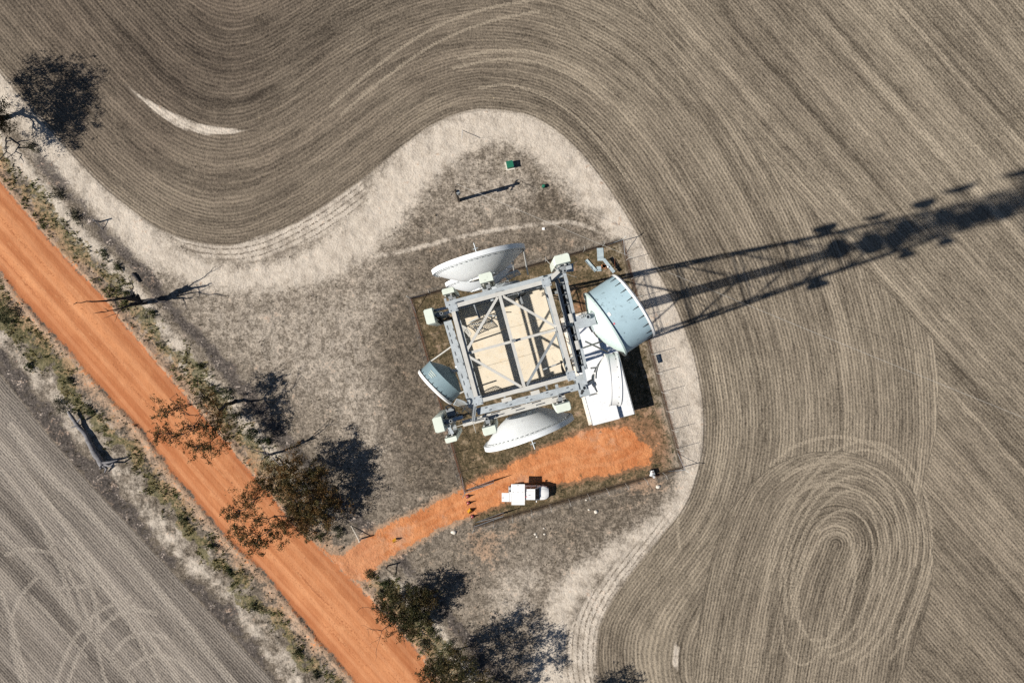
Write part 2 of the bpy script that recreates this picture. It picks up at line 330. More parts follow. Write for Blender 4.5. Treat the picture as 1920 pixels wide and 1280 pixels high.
xs_f = np.arange(-80, 2001, 3.0); ys_f = np.arange(-80, 1361, 3.0)
def extend(a):
    lo = []; hi = []; s = 8.0; p = a[0]; q = a[-1]
    while p > -8500:
        p -= s; q += s; lo.append(p); hi.append(q); s *= 1.45
    return np.concatenate([np.array(lo[::-1]), a, np.array(hi)])
GX = extend(xs_f); GY = extend(ys_f); X, Y = np.meshgrid(GX, GY); X = X.astype(np.float32); Y = Y.astype(np.float32)

# ploughing: distance from the headland curve (softened so rows stay smooth round the bowl)
Cs = CURVE; dmin = np.full(X.shape, 1e9, np.float32); acc = np.zeros(X.shape, np.float32); TAU = 42.0
cl = np.linalg.norm(np.diff(Cs, axis=0, append=Cs[-1:]), axis=1)
for (cx, cy) in Cs: np.minimum(dmin, np.hypot(X - cx, Y - cy), out=dmin)
for (cx, cy), w in zip(Cs, cl): acc += w * np.exp(-(np.hypot(X - cx, Y - cy) - dmin) / TAU)
dsoft = dmin - TAU * np.log(np.maximum(acc, 1e-6))
dtrue = seg_dist(X, Y, Cs)
FIELD_POLY = np.vstack([Cs, [(1500, 9500), (12000, 9500), (12000, -12000), (-9800, -12000)]])
inF = inside(X, Y, FIELD_POLY); sdF = np.where(inF, dtrue, -dtrue)
k = sstep(dtrue, 20, 140); near = inF & (dtrue > 60) & (dtrue < 90) & (X > -80) & (X < 2000) & (Y > -80) & (Y < 1360); OFF = float(np.mean((dtrue - dsoft)[near]))
p1 = (np.where(inF, dtrue * (1 - k) + (dsoft + OFF) * k, -dtrue)) / 16.0
p3 = seg_dist(X, Y, LOOP_ROWS) / 16.0; dLoop = seg_dist(X, Y, LOOP) / 16.0
sdR2 = sd_poly(X, Y, RIGHT)
sdS = sd_poly(X, Y, SWF)
ROADP = ROAD_N + ROAD_S[::-1]
sdRoad = sd_poly(X, Y, ROADP)
sdDrive = sd_poly(X, Y, DRIVE)
wS = np.zeros(X.shape)
for i_, pl in enumerate(SAND):
    d_ = sd_poly(X, Y, pl); wS = np.maximum(wS, 0.27 * sstep(d_, -100, 0) + 0.73 * sstep(d_, -34, 24) if i_ == 0 else 0.90 * sstep(d_, -12, 8))
for pl, w in PALE: wS = np.maximum(wS, 0.62 * (1 - sstep(seg_dist(X, Y, smooth_curve(pl, 5)), w * 0.4, w * 1.5)))
for pl, w, so in PATCHY: wS = np.maximum(wS, w * sstep(sd_poly(X, Y, pl), -so, so))
wRun = np.zeros(X.shape)
for pl in RUNOUT: wRun = np.maximum(wRun, sstep(sd_poly(X, Y, pl), -6, 8))
wS = np.maximum(wS, 0.80 * wRun)
dNv = seg_dist(X, Y, ROAD_N); dSv = seg_dist(X, Y, ROAD_S)
onN = ~inside(X, Y, ROAD_N + [(6000, 2520), (6000, -9000), (-1500, -9000)]) == False
sideN = onN & (sdRoad < 0) & (~inF); sideS = (~onN) & (sdRoad < 0) & (sdS < 0)
nz = vnoise(X, Y, 40, 5); nz2 = vnoise(X, Y, 14, 9); nz3 = vnoise(X, Y, 140, 21)
drive_gap = sstep(seg_dist(X, Y, [(560, 1060), (700, 1020)]), 40, 90)
# verge strips beside the road: cream sand, then green growth, then litter
verge_sand = np.where(sideN, np.maximum((1 - sstep(dNv, 52, 78)), 0) * (0.30 + 0.55 * sstep(dNv + 40 * (nz - 0.5), 18, 46) + 0.9 * (nz2 - .5)), 0) * drive_gap
verge_sand = np.where(sideS, 0.24 + 0.30 * np.exp(-((dSv - 80 + 60 * (nz - .5)) / 22.0) ** 2) + 0.9 * (nz2 - .5) - 0.7 * sstep(dSv, 90, 120), verge_sand)
wS = np.maximum(wS, verge_sand * 0.95)
wG = np.where(sideN, np.exp(-((dNv - 30 - 50 * (nz - 0.5)) / 24.0) ** 2) * drive_gap * (0.6 + 0.8 * nz3), 0)
wG = np.where(sideS, np.exp(-((dSv - 42 - 60 * (nz - 0.5)) / 24.0) ** 2) * (0.7 + 0.7 * nz3), wG)
wA = np.where(sideN, np.exp(-((dNv - 88 - 16 * (nz - .5)) / 16.0) ** 2) * (1 - 0.6 * wS) * sstep(Y, 150, 350), 0)
wA = np.where(sideS, 0.85 * sstep(dSv + 60 * (nz - .5), 76, 112), wA)
wA = np.where(sdS > 0, 0, wA)
sdC = sd_poly(X, Y, COMPOUND); wD = sstep(sdC, -6, 6)
south = sd_poly(X, Y, [(700, 1040), (870, 1000), (1230, 900), (1140, 1015), (1060, 1070), (990, 1200), (960, 1300), (860, 1300), (760, 1160)])
orange_tint = np.where(sideS | sideN, np.maximum(1 - np.minimum(dSv, dNv) / 55.0, 0) * 0.45, 0)
orange_tint = np.maximum(orange_tint, 0.50 * np.exp(-((X - 1195) ** 2 / 60 ** 2 + (Y - 830) ** 2 / 60 ** 2)))
orange_tint = np.maximum(orange_tint, 0.40 * np.exp(-((X - 1090) ** 2 / 25 ** 2 + (Y - 580) ** 2 / 45 ** 2)))
orange_tint = np.maximum(orange_tint, 0.30 * np.exp(-((X - 910) ** 2 / 45 ** 2 + (Y - 1030) ** 2 / 45 ** 2)))
orange_tint = np.maximum(orange_tint, 0.30 * np.exp(-((X - 1215) ** 2 / 60 ** 2 + (Y - 905) ** 2 / 25 ** 2)))
wO = np.maximum(sstep(sdDrive, -17, 20), orange_tint)
wT = np.zeros(X.shape)
for pl, w in TRACKS_FIELD + TRACKS_SW + TRACKS_ROAD: wT = np.maximum(wT, 1 - sstep(seg_dist(X, Y, smooth_curve(pl, 5)), w * 0.5, w * 1.25))
# soil tone: heavier dark soil in the west and north-west, sandier towards the east; corner vignette painted in
tone = 0.42 + 0.35 * sstep(X + 0.15 * Y, 500, 1500) + 0.5 * (nz3 - 0.5)
tone -= 0.40 * np.exp(-((X - 260) ** 2 / 500 ** 2 + (Y - 40) ** 2 / 320 ** 2)) + 0.12 * np.exp(-((X - 1900) ** 2 / 320 ** 2 + (Y - 1250) ** 2 / 350 ** 2)); tone += 0.15 * (sdS > 0)  # upper-left and lower-right darkening partly stands in for lens vignette
tone += 0.16 * sstep(X, 1500, 1850) * sstep(-Y, -900, -300); tone -= 0.12 * sstep(X, 1650, 1850) * sstep(Y, 700, 1000)
lightness = 0.40 + 0.5 * (nz3 - 0.5)
for pl, v_, so in (([(250, 450), (700, 430), (760, 560), (740, 800), (700, 900), (560, 780), (400, 660)], 0.78, 80), ([(830, 290), (960, 250), (1060, 360), (1120, 430), (800, 460)], 0.62, 40), ([(900, 1060), (1040, 1040), (1000, 1200), (900, 1180)], 0.7, 40), ([(742, 560), (800, 560), (880, 930), (790, 960), (740, 800), (700, 640)], 0.12, 45), ([(1000, 300), (1130, 440), (960, 400)], 0.15, 25), ([(770, 500), (1000, 430), (1100, 440), (780, 545)], 0.2, 30)):
    kk = sstep(sd_poly(X, Y, pl), -so, so); lightness = lightness * (1 - kk) + v_ * kk
tone = np.where(np.maximum(sdF, sdS) > -8, tone, lightness)
# dark brown line along the fence
fl = np.minimum(seg_dist(X, Y, COMPOUND[:4]), seg_dist(X, Y, [(772, 560), (873, 920)]))
wLine = 1 - sstep(fl, 1.5, 6)
# relief
Z = 0.05 * (nz2 - 0.5) * (sdF < -4) + 0.16 * np.where(sideN | sideS, (nz - .5) + 0.6 * (nz2 - .5), 0)
dRd = np.minimum(dNv, dSv)
Z += np.where(sdRoad > 0, 0.10 * sstep(dRd, 0, 40) - 0.03, 0.14 * np.exp(-((dRd - 6) / 5.0) ** 2) * (0.4 + nz) * drive_gap)
Z -= 0.05 * wT * (sdS > 0); Z = np.where((X < -80) | (X > 2000) | (Y < -80) | (Y > 1360), 0, Z)

def zg(px, py):
    i = np.clip(np.searchsorted(GX, px) - 1, 0, len(GX) - 2); j = np.clip(np.searchsorted(GY, py) - 1, 0, len(GY) - 2)
    fx = (px - GX[i]) / (GX[i + 1] - GX[i]); fy = (py - GY[j]) / (GY[j + 1] - GY[j])
    return (Z[j, i] * (1 - fx) + Z[j, i + 1] * fx) * (1 - fy) + (Z[j + 1, i] * (1 - fx) + Z[j + 1, i + 1] * fx) * fy
def at(field, px, py):
    i = np.clip(np.searchsorted(GX, px), 0, len(GX) - 1); j = np.clip(np.searchsorted(GY, py), 0, len(GY) - 1); return field[j, i]
def G(px, py, up=0.0):
    v = W(px, py); v.z = float(zg(px, py)) + up; return v

def ground_material():
    t = NT('farm_ground'); P = t.n('ShaderNodeNewGeometry', out=None).outputs['Position']
    sp = t.n('ShaderNodeSeparateXYZ', {0: P}, None); x, y = sp.outputs[0], sp.outputs[1]
    def att(n):
        a = t.n('ShaderNodeAttribute', None, None, attribute_name=n)
        s = t.n('ShaderNodeSeparateColor', {0: a.outputs['Color']}, None); return s.outputs[0], s.outputs[1], s.outputs[2], a.outputs['Alpha']
    sand, orange, road, green = att('ga'); p1, p3, r2, track = att('gb'); sw, ash, dry, tone = att('gc'); line, fld, dloop, runout = att('gd')
    P2 = t.xyz(x, y, 0.0)
    def cn(scale, gain, detail=2.0, off=0.0):          # centred noise, about +-1 at gain 1
        v = P2 if not off else t.n('ShaderNodeVectorMath', {0: P2, 1: (off, off * 0.7, 0)})
        return t.mul(t.sub(t.noise(v, scale, detail, 0.6), 0.5), 4.0 * gain)
    def tot(*a):
        r = a[0]
        for b_ in a[1:]: r = t.add(r, b_)
        return r
    g1 = cn(4.6, 1.0, 1.0); g2 = cn(2.3, 1.0, 2.0, 31.0); g3 = cn(0.9, 1.0, 2.0, 57.0); g4 = cn(0.28, 1.0, 2.0, 13.0); gl = cn(0.06, 1.0, 2.0, 71.0); g0 = cn(9.0, 1.0, 1.0, 5.0)
    # ---- ploughed rows
    wob = t.add(t.mul(cn(0.6, 1.0, 2.0, 3.0), 0.05), t.mul(g4, 0.05))
    p2v = t.add(t.mul(x, 0.743), t.mul(y, 0.669)); p4v = t.add(t.mul(x, 0.733), t.mul(y, 0.680)); al_ = t.sub(t.mul(x, 0.68), t.mul(y, 0.733))
    in2 = t.step(r2, -0.6, 0.6); in3 = t.mul(t.step(t.add(dloop, t.mul(g4, 0.25)), 12.80, 12.70), t.sub(1.0, in2)); in4 = t.step(sw, -0.5, 0.5)
    ph = t.mixf(in2, p1, p2v); ph = t.mixf(in3, ph, p3); ph = t.add(t.mixf(in4, ph, p4v), wob)
    row = t.mixf(in4, t.mth('SINE', t.mul(ph, 2 * math.pi / 0.355)), t.mth('SINE', t.mul(ph, 2 * math.pi / 0.29)))
    def rn(scale, along, off, detail=1.0):             # noise drawn out along the rows
        return t.mul(t.sub(t.noise(t.xyz(t.mul(ph, scale), t.mul(x, along), t.add(t.mul(y, along), off)), 1.0, detail, 0.6), 0.5), 4.0)
    band = rn(0.32, 0.02, 0.0, 2.0); band2 = rn(1.1, 0.04, 9.0, 1.0); streak = rn(2.7, 0.45, 17.0); streak2 = rn(2.7, 0.16, 23.0)
    rowamp = t.lin(tot(t.mul(g4, 0.8), t.mul(band2, 0.8), t.mul(streak2, 0.5)), -1.0, 1.0, 0.0, 1.15)
    tram = t.mul(t.step(rn(0.62, 0.008, 37.0), 0.42, 0.62), t.lin(tot(g1, g4), -1.0, 1.0, 0.4, 1.0)); tramd = t.step(rn(0.9, 0.012, 51.0), 0.5, 0.7)
    v = tot(0.46, t.mul(tram, t.mixf(in2, 0.20, 0.32)), t.mul(tramd, -0.13), t.mul(row, t.mul(rowamp, t.mixf(in2, 0.235, 0.18))), t.mul(streak, 0.17), t.mul(streak2, 0.11), t.mul(g1, 0.24), t.mul(g0, 0.15), t.mul(g2, 0.14), t.mul(band, 0.19), t.mul(band2, 0.17), t.mul(g4, 0.09), t.mul(gl, 0.09))
    v = t.mth('ADD', v, 0.0, clamp=True)
    dark = t.mix(tone, (0.033, 0.026, 0.020), (0.082, 0.067, 0.049)); pale = t.mix(tone, (0.178, 0.141, 0.106), (0.360, 0.304, 0.228))
    fcol = t.mix(v, dark, pale)
    straw = t.mul(t.step(cn(5.5, 1.0, 1.0, 43.0), 0.62, 0.95), t.step(tot(g3, t.mul(band2, 0.6)), 0.0, 0.9)); fcol = t.mix(t.mul(straw, 0.6), fcol, (0.42, 0.33, 0.19))
    clod = t.step(tot(cn(4.0, 1.0, 1.0, 91.0), t.mul(g4, 0.2)), 0.62, 0.85); fcol = t.mix(t.mul(clod, 0.6), fcol, (0.040, 0.032, 0.026))
    trk = t.step(t.add(track, t.mul(tot(g1, g3), 0.16)), 0.22, 0.75)
    fcol = t.mix(t.mul(trk, t.lin(tot(g1, g0), -0.8, 0.8, 0.22, 0.74)), fcol, (0.345, 0.29, 0.218))
    gr = t.mix(t.lin(tot(t.mul(band, 0.75), t.mul(row, 0.32), t.mul(g1, 0.4), t.mul(streak2, .3), t.mul(band2, .3)), -0.9, 0.9), (0.060, 0.053, 0.050), (0.33, 0.295, 0.26))
    fcol = t.mix(t.mul(in4, 0.6), fcol, gr)
    fcol = t.mix(t.mul(t.mul(trk, in4), t.lin(tot(g1, g0), -0.8, 0.8, 0.05, 0.38)), fcol, (0.38, 0.34, 0.29))
    # ---- uncultivated ground
    mv = tot(t.mul(g1, 0.20), t.mul(g2, 0.22), t.mul(g3, 0.20), t.mul(g0, 0.14))
    mott = t.step(t.add(mv, 0.45), 0.15, 0.85)
    scrub = t.mix(mott, t.mix(tone, (0.046, 0.037, 0.027), (0.150, 0.125, 0.098)), t.mix(tone, (0.175, 0.140, 0.103), (0.43, 0.37, 0.30)))
    scrub = t.mix(t.step(tot(g4, t.mul(g3, .4)), 0.1, 0.9, 0.0, 0.5), scrub, t.mix(mott, (0.054, 0.044, 0.031), (0.195, 0.158, 0.116)))
    dcol = t.mix(t.step(t.add(mv, 0.40), 0.0, 0.9), (0.042, 0.036, 0.018), (0.20, 0.145, 0.085))
    dcol = t.mix(t.mul(t.step(t.add(g3, t.mul(g2, .4)), 0.25, 0.8), 0.6), dcol, (0.27, 0.21, 0.14))
    scrub = t.mix(dry, scrub, dcol)
    sandc = t.mix(t.step(tot(t.mul(g3, 0.35), t.mul(g1, 0.25), t.mul(g4, .25), t.mul(g0, 0.15)), -0.55, 0.55), (0.39, 0.335, 0.272), (0.54, 0.48, 0.402))
    sandc = t.mix(t.step(cn(3.2, 1.0, 2.0, 77.0), 0.6, 0.95, 0, 0.35), sandc, (0.22, 0.18, 0.14))
    sm = t.step(tot(sand, t.mul(g3, 0.15), t.mul(g2, 0.13), t.mul(g1, 0.10), t.mul(g4, 0.17)), 0.14, 0.96)
    col = t.mix(sm, scrub, sandc)
    ashc = t.mix(t.step(t.add(mv, 0.4), 0.1, 0.9), (0.034, 0.029, 0.027), (0.150, 0.128, 0.112))
    ashc = t.mix(t.step(tot(t.mul(g3, .7), t.mul(g1, .5)), 0.45, 0.75), ashc, (0.42, 0.36, 0.31))
    col = t.mix(t.mul(t.step(tot(ash, t.mul(g3, 0.34), t.mul(g2, 0.22), t.mul(g4, 0.30)), 0.35, 0.75), 0.9), col, ashc)
    gcol = t.mix(t.step(t.add(mv, .5), 0.1, 0.9), (0.036, 0.042, 0.014), (0.155, 0.130, 0.052))
    col = t.mix(t.mul(t.step(tot(green, t.mul(g3, 0.40), t.mul(g2, 0.25), t.mul(g4, 0.30)), 0.58, 0.90), 0.8), col, gcol)
    # ---- red earth of the driveway
    owob = tot(orange, t.mul(g3, 0.16), t.mul(g2, 0.15), t.mul(g1, 0.10), t.mul(g4, 0.14))
    oc = t.mix(t.step(tot(t.mul(g4, .5), t.mul(g3, 0.4), t.mul(g2, .25)), -0.7, 0.7), (0.38, 0.132, 0.048), (0.54, 0.232, 0.098))
    oc = t.mix(t.step(g1, 0.2, 0.9, 0, 0.45), oc, (0.26, 0.085, 0.032))
    oc = t.mix(t.mul(t.step(tot(cn(0.22, 1.0, 3.0, 37.0), t.mul(g2, 0.2)), 0.1, 0.6), 0.5), oc, (0.44, 0.28, 0.19))
    weeds = t.mul(t.step(tot(cn(0.75, 1.0, 3.0, 21.0), t.mul(g2, .4), t.mul(dry, .25)), 0.78, 1.0), t.step(orange, 0.98, 0.75)); oc = t.mix(t.mul(weeds, 0.8), oc, (0.085, 0.075, 0.04))
    col = t.mix(t.mul(t.step(owob, 0.10, 0.42), 0.55), col, t.mix(dry, (0.44, 0.275, 0.17), (0.30, 0.15, 0.08)))
    oc = t.mix(t.mul(t.step(t.add(track, t.mul(tot(g3, g1), 0.2)), 0.3, 0.9), 0.22), oc, (0.58, 0.29, 0.145))
    jx = t.n('ShaderNodeVectorMath', {0: P2, 1: (-18.2, -26.0, 0)}, 1, operation='DISTANCE')
    oc = t.mix(t.mul(t.step(tot(t.mul(jx, -0.30), 1.75, t.mul(g3, 0.5), t.mul(g2, .4)), 0.1, 0.9), 0.30), oc, (0.46, 0.25, 0.15))
    col = t.mix(t.step(owob, 0.45, 0.60), col, oc)
    # ---- the road
    def an(sc, al, off): return t.mul(t.sub(t.noise(t.xyz(t.mul(p4v, sc), t.mul(al_, al), off), 1.0, 3.0, 0.6), 0.5), 4.0)
    w1 = an(0.75, 0.02, 0.0); w2 = an(2.0, 0.03, 5.0); w3 = an(3.0, 0.22, 8.0)
    rc = t.mix(t.step(tot(t.mul(w1, 0.55), t.mul(w2, 0.30), t.mul(g4, 0.2)), -0.65, 0.65), (0.36, 0.130, 0.052), (0.555, 0.248, 0.113))
    rc = t.mix(t.mul(t.step(tot(w2, t.mul(w3, .6), t.mul(g1, 0.4)), 0.30, 0.95), 0.7), rc, (0.27, 0.090, 0.036))
    rc = t.mix(t.mul(t.step(tot(w3, t.mul(g3, .5)), 0.3, 1.0), 0.35), rc, (0.66, 0.34, 0.165))
    rc = t.mix(t.step(tot(g1, t.mul(g0, .5)), 0.45, 1.0, 0, 0.40), rc, (0.24, 0.085, 0.036))
    rc = t.mix(t.step(t.add(road, t.mul(g4, 8.0)), 34.0, 0.0, 0, 0.55), rc, (0.33, 0.115, 0.047))
    rc = t.mix(t.mul(t.step(t.add(track, t.mul(tot(g3, g1), 0.2)), 0.3, 1.0), 0.17), rc, (0.66, 0.345, 0.18))
    redge = tot(road, t.mul(g4, 3.0), t.mul(g3, 3.5), t.mul(g2, 3.0), t.mul(g1, 2.0))
    rm = t.step(redge, -3.0, 3.0); col = t.mix(rm, col, rc)
    col = t.mix(t.mul(t.step(t.add(line, t.mul(tot(g1, g2), 0.25)), 0.30, 0.8), 0.75), col, (0.050, 0.034, 0.020))
    # ---- thin rows running out over the sand at the headlands
    orow = t.mth('SINE', t.mul(t.add(p1, wob), 2 * math.pi / 0.62))
    rl = t.step(tot(t.mul(orow, 0.6), t.mul(g1, 0.5), t.mul(g2, .5)), 0.25, 0.75); col = t.mix(t.mul(t.mul(rl, runout), 0.75), col, (0.085, 0.066, 0.048))
    # ---- fields over the rest, with a loose edge
    fm = t.step(tot(fld, t.mul(g3, 2.4), t.mul(g2, 2.0), t.mul(g4, 1.5)), -3.5, 3.5)
    fm = t.mul(fm, t.sub(1.0, t.mul(sm, t.step(t.add(sand, t.mul(row, 0.06)), 0.55, 0.85))))
    col = t.mix(fm, col, fcol)
    t.base(col, 0.95, 0, 0.12)
    hgt = tot(t.mul(row, t.mul(t.step(fld, -3.0, 3.0), 0.014)), t.mul(g1, 0.012), t.mul(g2, 0.022))
    hgt = t.mul(hgt, t.step(road, 3.0, -3.0, 0.4, 1.0))
    t.bump(hgt, 1.0, 1.0)
    return t.m
M['ground'] = ground_material()

def build_ground():
    ny, nx = X.shape
    idx = np.arange(nx * ny).reshape(ny, nx)
    quads = np.stack([idx[:-1, :-1], idx[1:, :-1], idx[1:, 1:], idx[:-1, 1:]], -1).reshape(-1, 4)
    cen = lambda A: (0.25 * (A[:-1, :-1] + A[1:, :-1] + A[1:, 1:] + A[:-1, 1:])).ravel()
    fldd = np.maximum(sdF, sdS)
    VV = np.stack([(X - 960) / 16.0, (640 - Y) / 16.0, Z], -1).reshape(-1, 3).astype(np.float32)
    A = {'ga': (wS, wO, sdRoad, wG), 'gb': (p1, p3, sdR2, wT), 'gc': (sdS, wA, wD, np.clip(tone, 0, 1)), 'gd': (wLine, fldd, dLoop, wRun)}
    A = {k: np.stack([a.astype(np.float32) for a in v], -1).reshape(-1, 4) for k, v in A.items()}
    cls = np.zeros(len(quads), int)
    cls[cen(wS) > 0.55] = 4
    cls[cen(sdF) > 0] = 2; cls[cen(sdS) > 0] = 3; cls[cen(sdDrive) > 0] = 5; cls[cen(sdRoad) > 0] = 1
    cls[(cls == 4) & ((np.abs(cen(X) - 960) > 1100) | (cen(sdRoad) > -60))] = 0
    info = {0: ('ground', 'grey brown scrubby ground round the mast and along the road'), 1: ('dirt_road', 'straight orange dirt road crossing the lower left corner'),
            2: ('ploughed_field', 'large ploughed field with curving rows round the mast site'), 3: ('ploughed_field', 'grey ploughed field with straight rows in the lower left corner'),
            4: ('sandy_track', 'pale sandy headland track curving between scrub and ploughed rows'), 5: ('dirt_driveway', 'orange dirt driveway and pad where the white ute stands')}
    for c, (nm_, lb) in info.items():
        q = quads[cls == c]; used, inv = np.unique(q, return_inverse=True); q = inv.reshape(q.shape)
        o = mesh_np(nm_, VV[used], q, M['ground'], None, 'structure'); o['label'] = lb
        for k, v in A.items():
            at_ = o.data.attributes.new(k, 'FLOAT_COLOR', 'POINT'); at_.data.foreach_set('color', v[used].ravel())
        o.data.polygons.foreach_set('use_smooth', np.ones(len(q), dtype=bool))
build_ground()

# ------------------------------------------------------------------ scattered low growth
def tufts(name, label, mat, pts, zs, size, blades, spread=0.5, cat='grass'):
    n = len(pts); V = []
    c = np.repeat(np.column_stack([(pts[:, 0] - 960) / 16, (640 - pts[:, 1]) / 16, zs]), blades, 0); s = np.repeat(size, blades)
    a = RNG.random(n * blades) * 2 * np.pi; le = RNG.uniform(0.5, 1.1, n * blades) * s; tilt = RNG.uniform(0.25, 1.2, n * blades)
    d = np.column_stack([np.cos(a) * np.sin(tilt), np.sin(a) * np.sin(tilt), np.cos(tilt)])
    off = RNG.normal(0, 1, (n * blades, 3)) * (s * spread * 0.5)[:, None]; off[:, 2] = 0
    b = c + off; side = np.column_stack([-np.sin(a), np.cos(a), 0 * a]) * (le * RNG.uniform(0.14, 0.30, n * blades))[:, None]
    V = np.stack([b - side - [0, 0, 0.02], b + side - [0, 0, 0.02], b + d * le[:, None]], 1).reshape(-1, 3)
    o = mesh_np(name, V, np.arange(len(V)).reshape(-1, 3), mat, None, 'stuff'); o['label'] = label; o['category'] = cat; return o
def sample(w, n, thr=0.3, box=(0, 0, 1920, 1280)):
    px = RNG.uniform(box[0], box[2], n); py = RNG.uniform(box[1], box[3], n)
    v = at(w, px, py); ok = (v > 0.06) & (v + RNG.normal(0, 0.12, n) > thr + RNG.random(n) * 0.7)
    return np.column_stack([px, py])[ok]
clump = vnoise(X, Y, 22, 77, 3)
gw = wG * sstep(clump, 0.38, 0.62) * 1.3 * (sdRoad < -3) * (sdDrive < -6)
pts = sample(gw, 105000, 0.22); zs = zg(pts[:, 0], pts[:, 1])
tufts('verge_grass', 'olive green grass and low weeds lining both sides of the dirt road', M['grass'], pts, zs, RNG.uniform(0.15, 0.42, len(pts)), 6)
dw = np.clip((sdF < -6) * (sdS < -4) * (sdRoad < -4) * (sdDrive < -4) * (1 - wS) * sstep(vnoise(X, Y, 16, 91), 0.35, 0.6) * 0.9, 0, 1)
pts = sample(dw, 60000, 0.35); zs = zg(pts[:, 0], pts[:, 1])
tufts('dry_grass', 'sparse dry grass tufts over the scrubby ground round the mast', M['drygrass'], pts, zs, RNG.uniform(0.10, 0.36, len(pts)) ** 1.3, 4)

def leaf_cloud(cen, rad, n, size, flat=0.75, shell=0.5):
    d = RNG.normal(0, 1, (n, 3)); d /= np.linalg.norm(d, axis=1)[:, None]
    r = RNG.random(n) ** shell * rad * (0.75 + 0.5 * RNG.random(n) ** 3)
    p = np.asarray(cen) + d * r[:, None] * [1, 1, flat]
    a = RNG.normal(0, 1, (n, 3)); a /= np.linalg.norm(a, axis=1)[:, None]
    b = np.cross(a, RNG.normal(0, 1, (n, 3))); b /= np.linalg.norm(b, axis=1)[:, None] + 1e-9
    s = size * RNG.uniform(0.6, 1.3, n)[:, None]
    return np.stack([p - a * s, p - b * s * 0.42, p + a * s, p + b * s * 0.42], 1).reshape(-1, 3)

def leaf_spray(cen, rad, n, size):
    e1, e2, e3 = np.linalg.qr(RNG.normal(0, 1, (3, 3)))[0]; d = RNG.normal(0, 1, (n, 3)) * rad
    p = np.asarray(cen) + d[:, :1] * e1 * 1.5 + d[:, 1:2] * e2 * 0.8 + d[:, 2:] * e3 * 0.55
    a = RNG.normal(0, 1, (n, 3)); a /= np.linalg.norm(a, axis=1)[:, None]
    b = np.cross(a, RNG.normal(0, 1, (n, 3))); b /= np.linalg.norm(b, axis=1)[:, None] + 1e-9
    s = size * RNG.uniform(0.5, 1.3, n)[:, None]
    return np.stack([p - a * s, p - b * s * 0.40, p + a * s, p + b * s * 0.40], 1).reshape(-1, 3)

def scrublets():
    w = np.clip(np.where(sideN | sideS, np.exp(-((np.minimum(dSv, dNv) - 26) / 26.0) ** 2), 0) * sstep(vnoise(X, Y, 26, 44), 0.38, 0.62) * (sdDrive < -8) * (sdRoad < -2) * 1.2 + 0.5 * (sdC > 4) * (sdDrive < -3) * sstep(vnoise(X, Y, 20, 46), 0.55, 0.75), 0, 1)
    p = sample(w, 26000, 0.35); zz = zg(p[:, 0], p[:, 1]); V = []
    for (px, py), z in zip(p, zz):
        r = RNG.uniform(0.08, 0.30) * (0.6 if RNG.random() < 0.7 else 1.2); V.append(leaf_cloud(((px - 960) / 16, (640 - py) / 16, z + r * 0.5), r, int(9 + 40 * r), 0.075))
    V = np.concatenate(V); o = mesh_np('low_scrub', V, np.arange(len(V)).reshape(-1, 4), M['shrub_grey'], None, 'stuff'); tag(o, 'tiny grey green scrub plants dotted over verges and compound', 'scrub')
scrublets()

SHRUBS = [(22, 585, 1.3, 0, 'dark green bush on the left edge beside the dirt road'), (10, 600, 0.9, 0, 'lower dark bush at the left edge next to the larger one'), (58, 688, 0.55, 0, 'small round dark shrub alone on pale sand left of the road'),
    (112, 757, 0.95, 1, 'brown leafy bush at the upper end of the fallen log'), (170, 770, 0.6, 0, 'dark shrub in the road verge above the fallen log'), (135, 715, 0.5, 1, 'low grey shrub in the verge left of the road'),
    (343, 973, 0.6, 0, 'dark shrub in the verge left of the big roadside tree'), (397, 1023, 0.65, 0, 'green shrub in the verge just below the big roadside tree'), (430, 1073, 0.55, 0, 'low green shrub in the lower verge beneath the big tree'),
    (483, 1137, 0.75, 0, 'dense dark shrub in the lower verge midway down'), (560, 1220, 0.7, 0, 'green shrub in the lower verge near the bottom edge'), (590, 1262, 0.6, 1, 'grey green shrub in the lower verge at the bottom edge'),
    (379, 687, 0.5, 0, 'small dark shrub at the edge of pale sand above the leafy tree'), (399, 727, 0.7, 0, 'dark shrub just above the trunk of the leafy roadside tree'), (426, 737, 0.9, 0, 'dark rounded bush at the foot of the leafy roadside tree'),
    (438, 778, 0.85, 0, 'dark bush just below the foot of the leafy roadside tree'), (468, 811, 0.9, 0, 'dark green bush above the small dead tree'), (487, 824, 0.75, 0, 'dark bush touching the small dead tree on its left'), (502, 827, 0.6, 0, 'small bush directly above the small dead tree'),
    (197, 478, 0.6, 0, 'green shrub in the verge near the short dark log'), (222, 500, 0.7, 0, 'round green shrub left of the short dark log'), (238, 548, 0.7, 0, 'green shrub under the branches of the dead tree'), (285, 585, 0.7, 0, 'green shrub right below the trunk of the dead tree'),
    (60, 275, 0.8, 1, 'grey scrub bush at the sand edge below the upper left tree'), (112, 365, 0.8, 1, 'grey scrub bush lining the sandy track on the left'), (140, 405, 0.9, 1, 'twiggy grey bush left of the small verge post'),
    (695, 1079, 0.65, 0, 'dark shrub at the corner of road and driveway'), (722, 1092, 0.8, 0, 'dark green bush a step right of the driveway corner'), (738, 1117, 0.9, 0, 'dark bush just above the low dense tree'), (715, 1110, 0.7, 1, 'grey scrub bush between driveway corner and low dense tree'),
    (815, 1186, 0.9, 0, 'dark bush below and right of the low dense tree'), (845, 1216, 0.95, 0, 'dark green bush beside the small post near the bottom'), (800, 1205, 0.8, 1, 'grey twiggy bush near the road by the bottom tree'),
    (600, 1005, 0.8, 0, 'green bush below the shadow of the big roadside tree'), (570, 998, 0.9, 0, 'dark bush at the road edge under the big tree'), (635, 995, 0.7, 1, 'grey shrub between the big tree and the driveway')]
SHRUBS = sorted(SHRUBS, key=lambda s: 0)
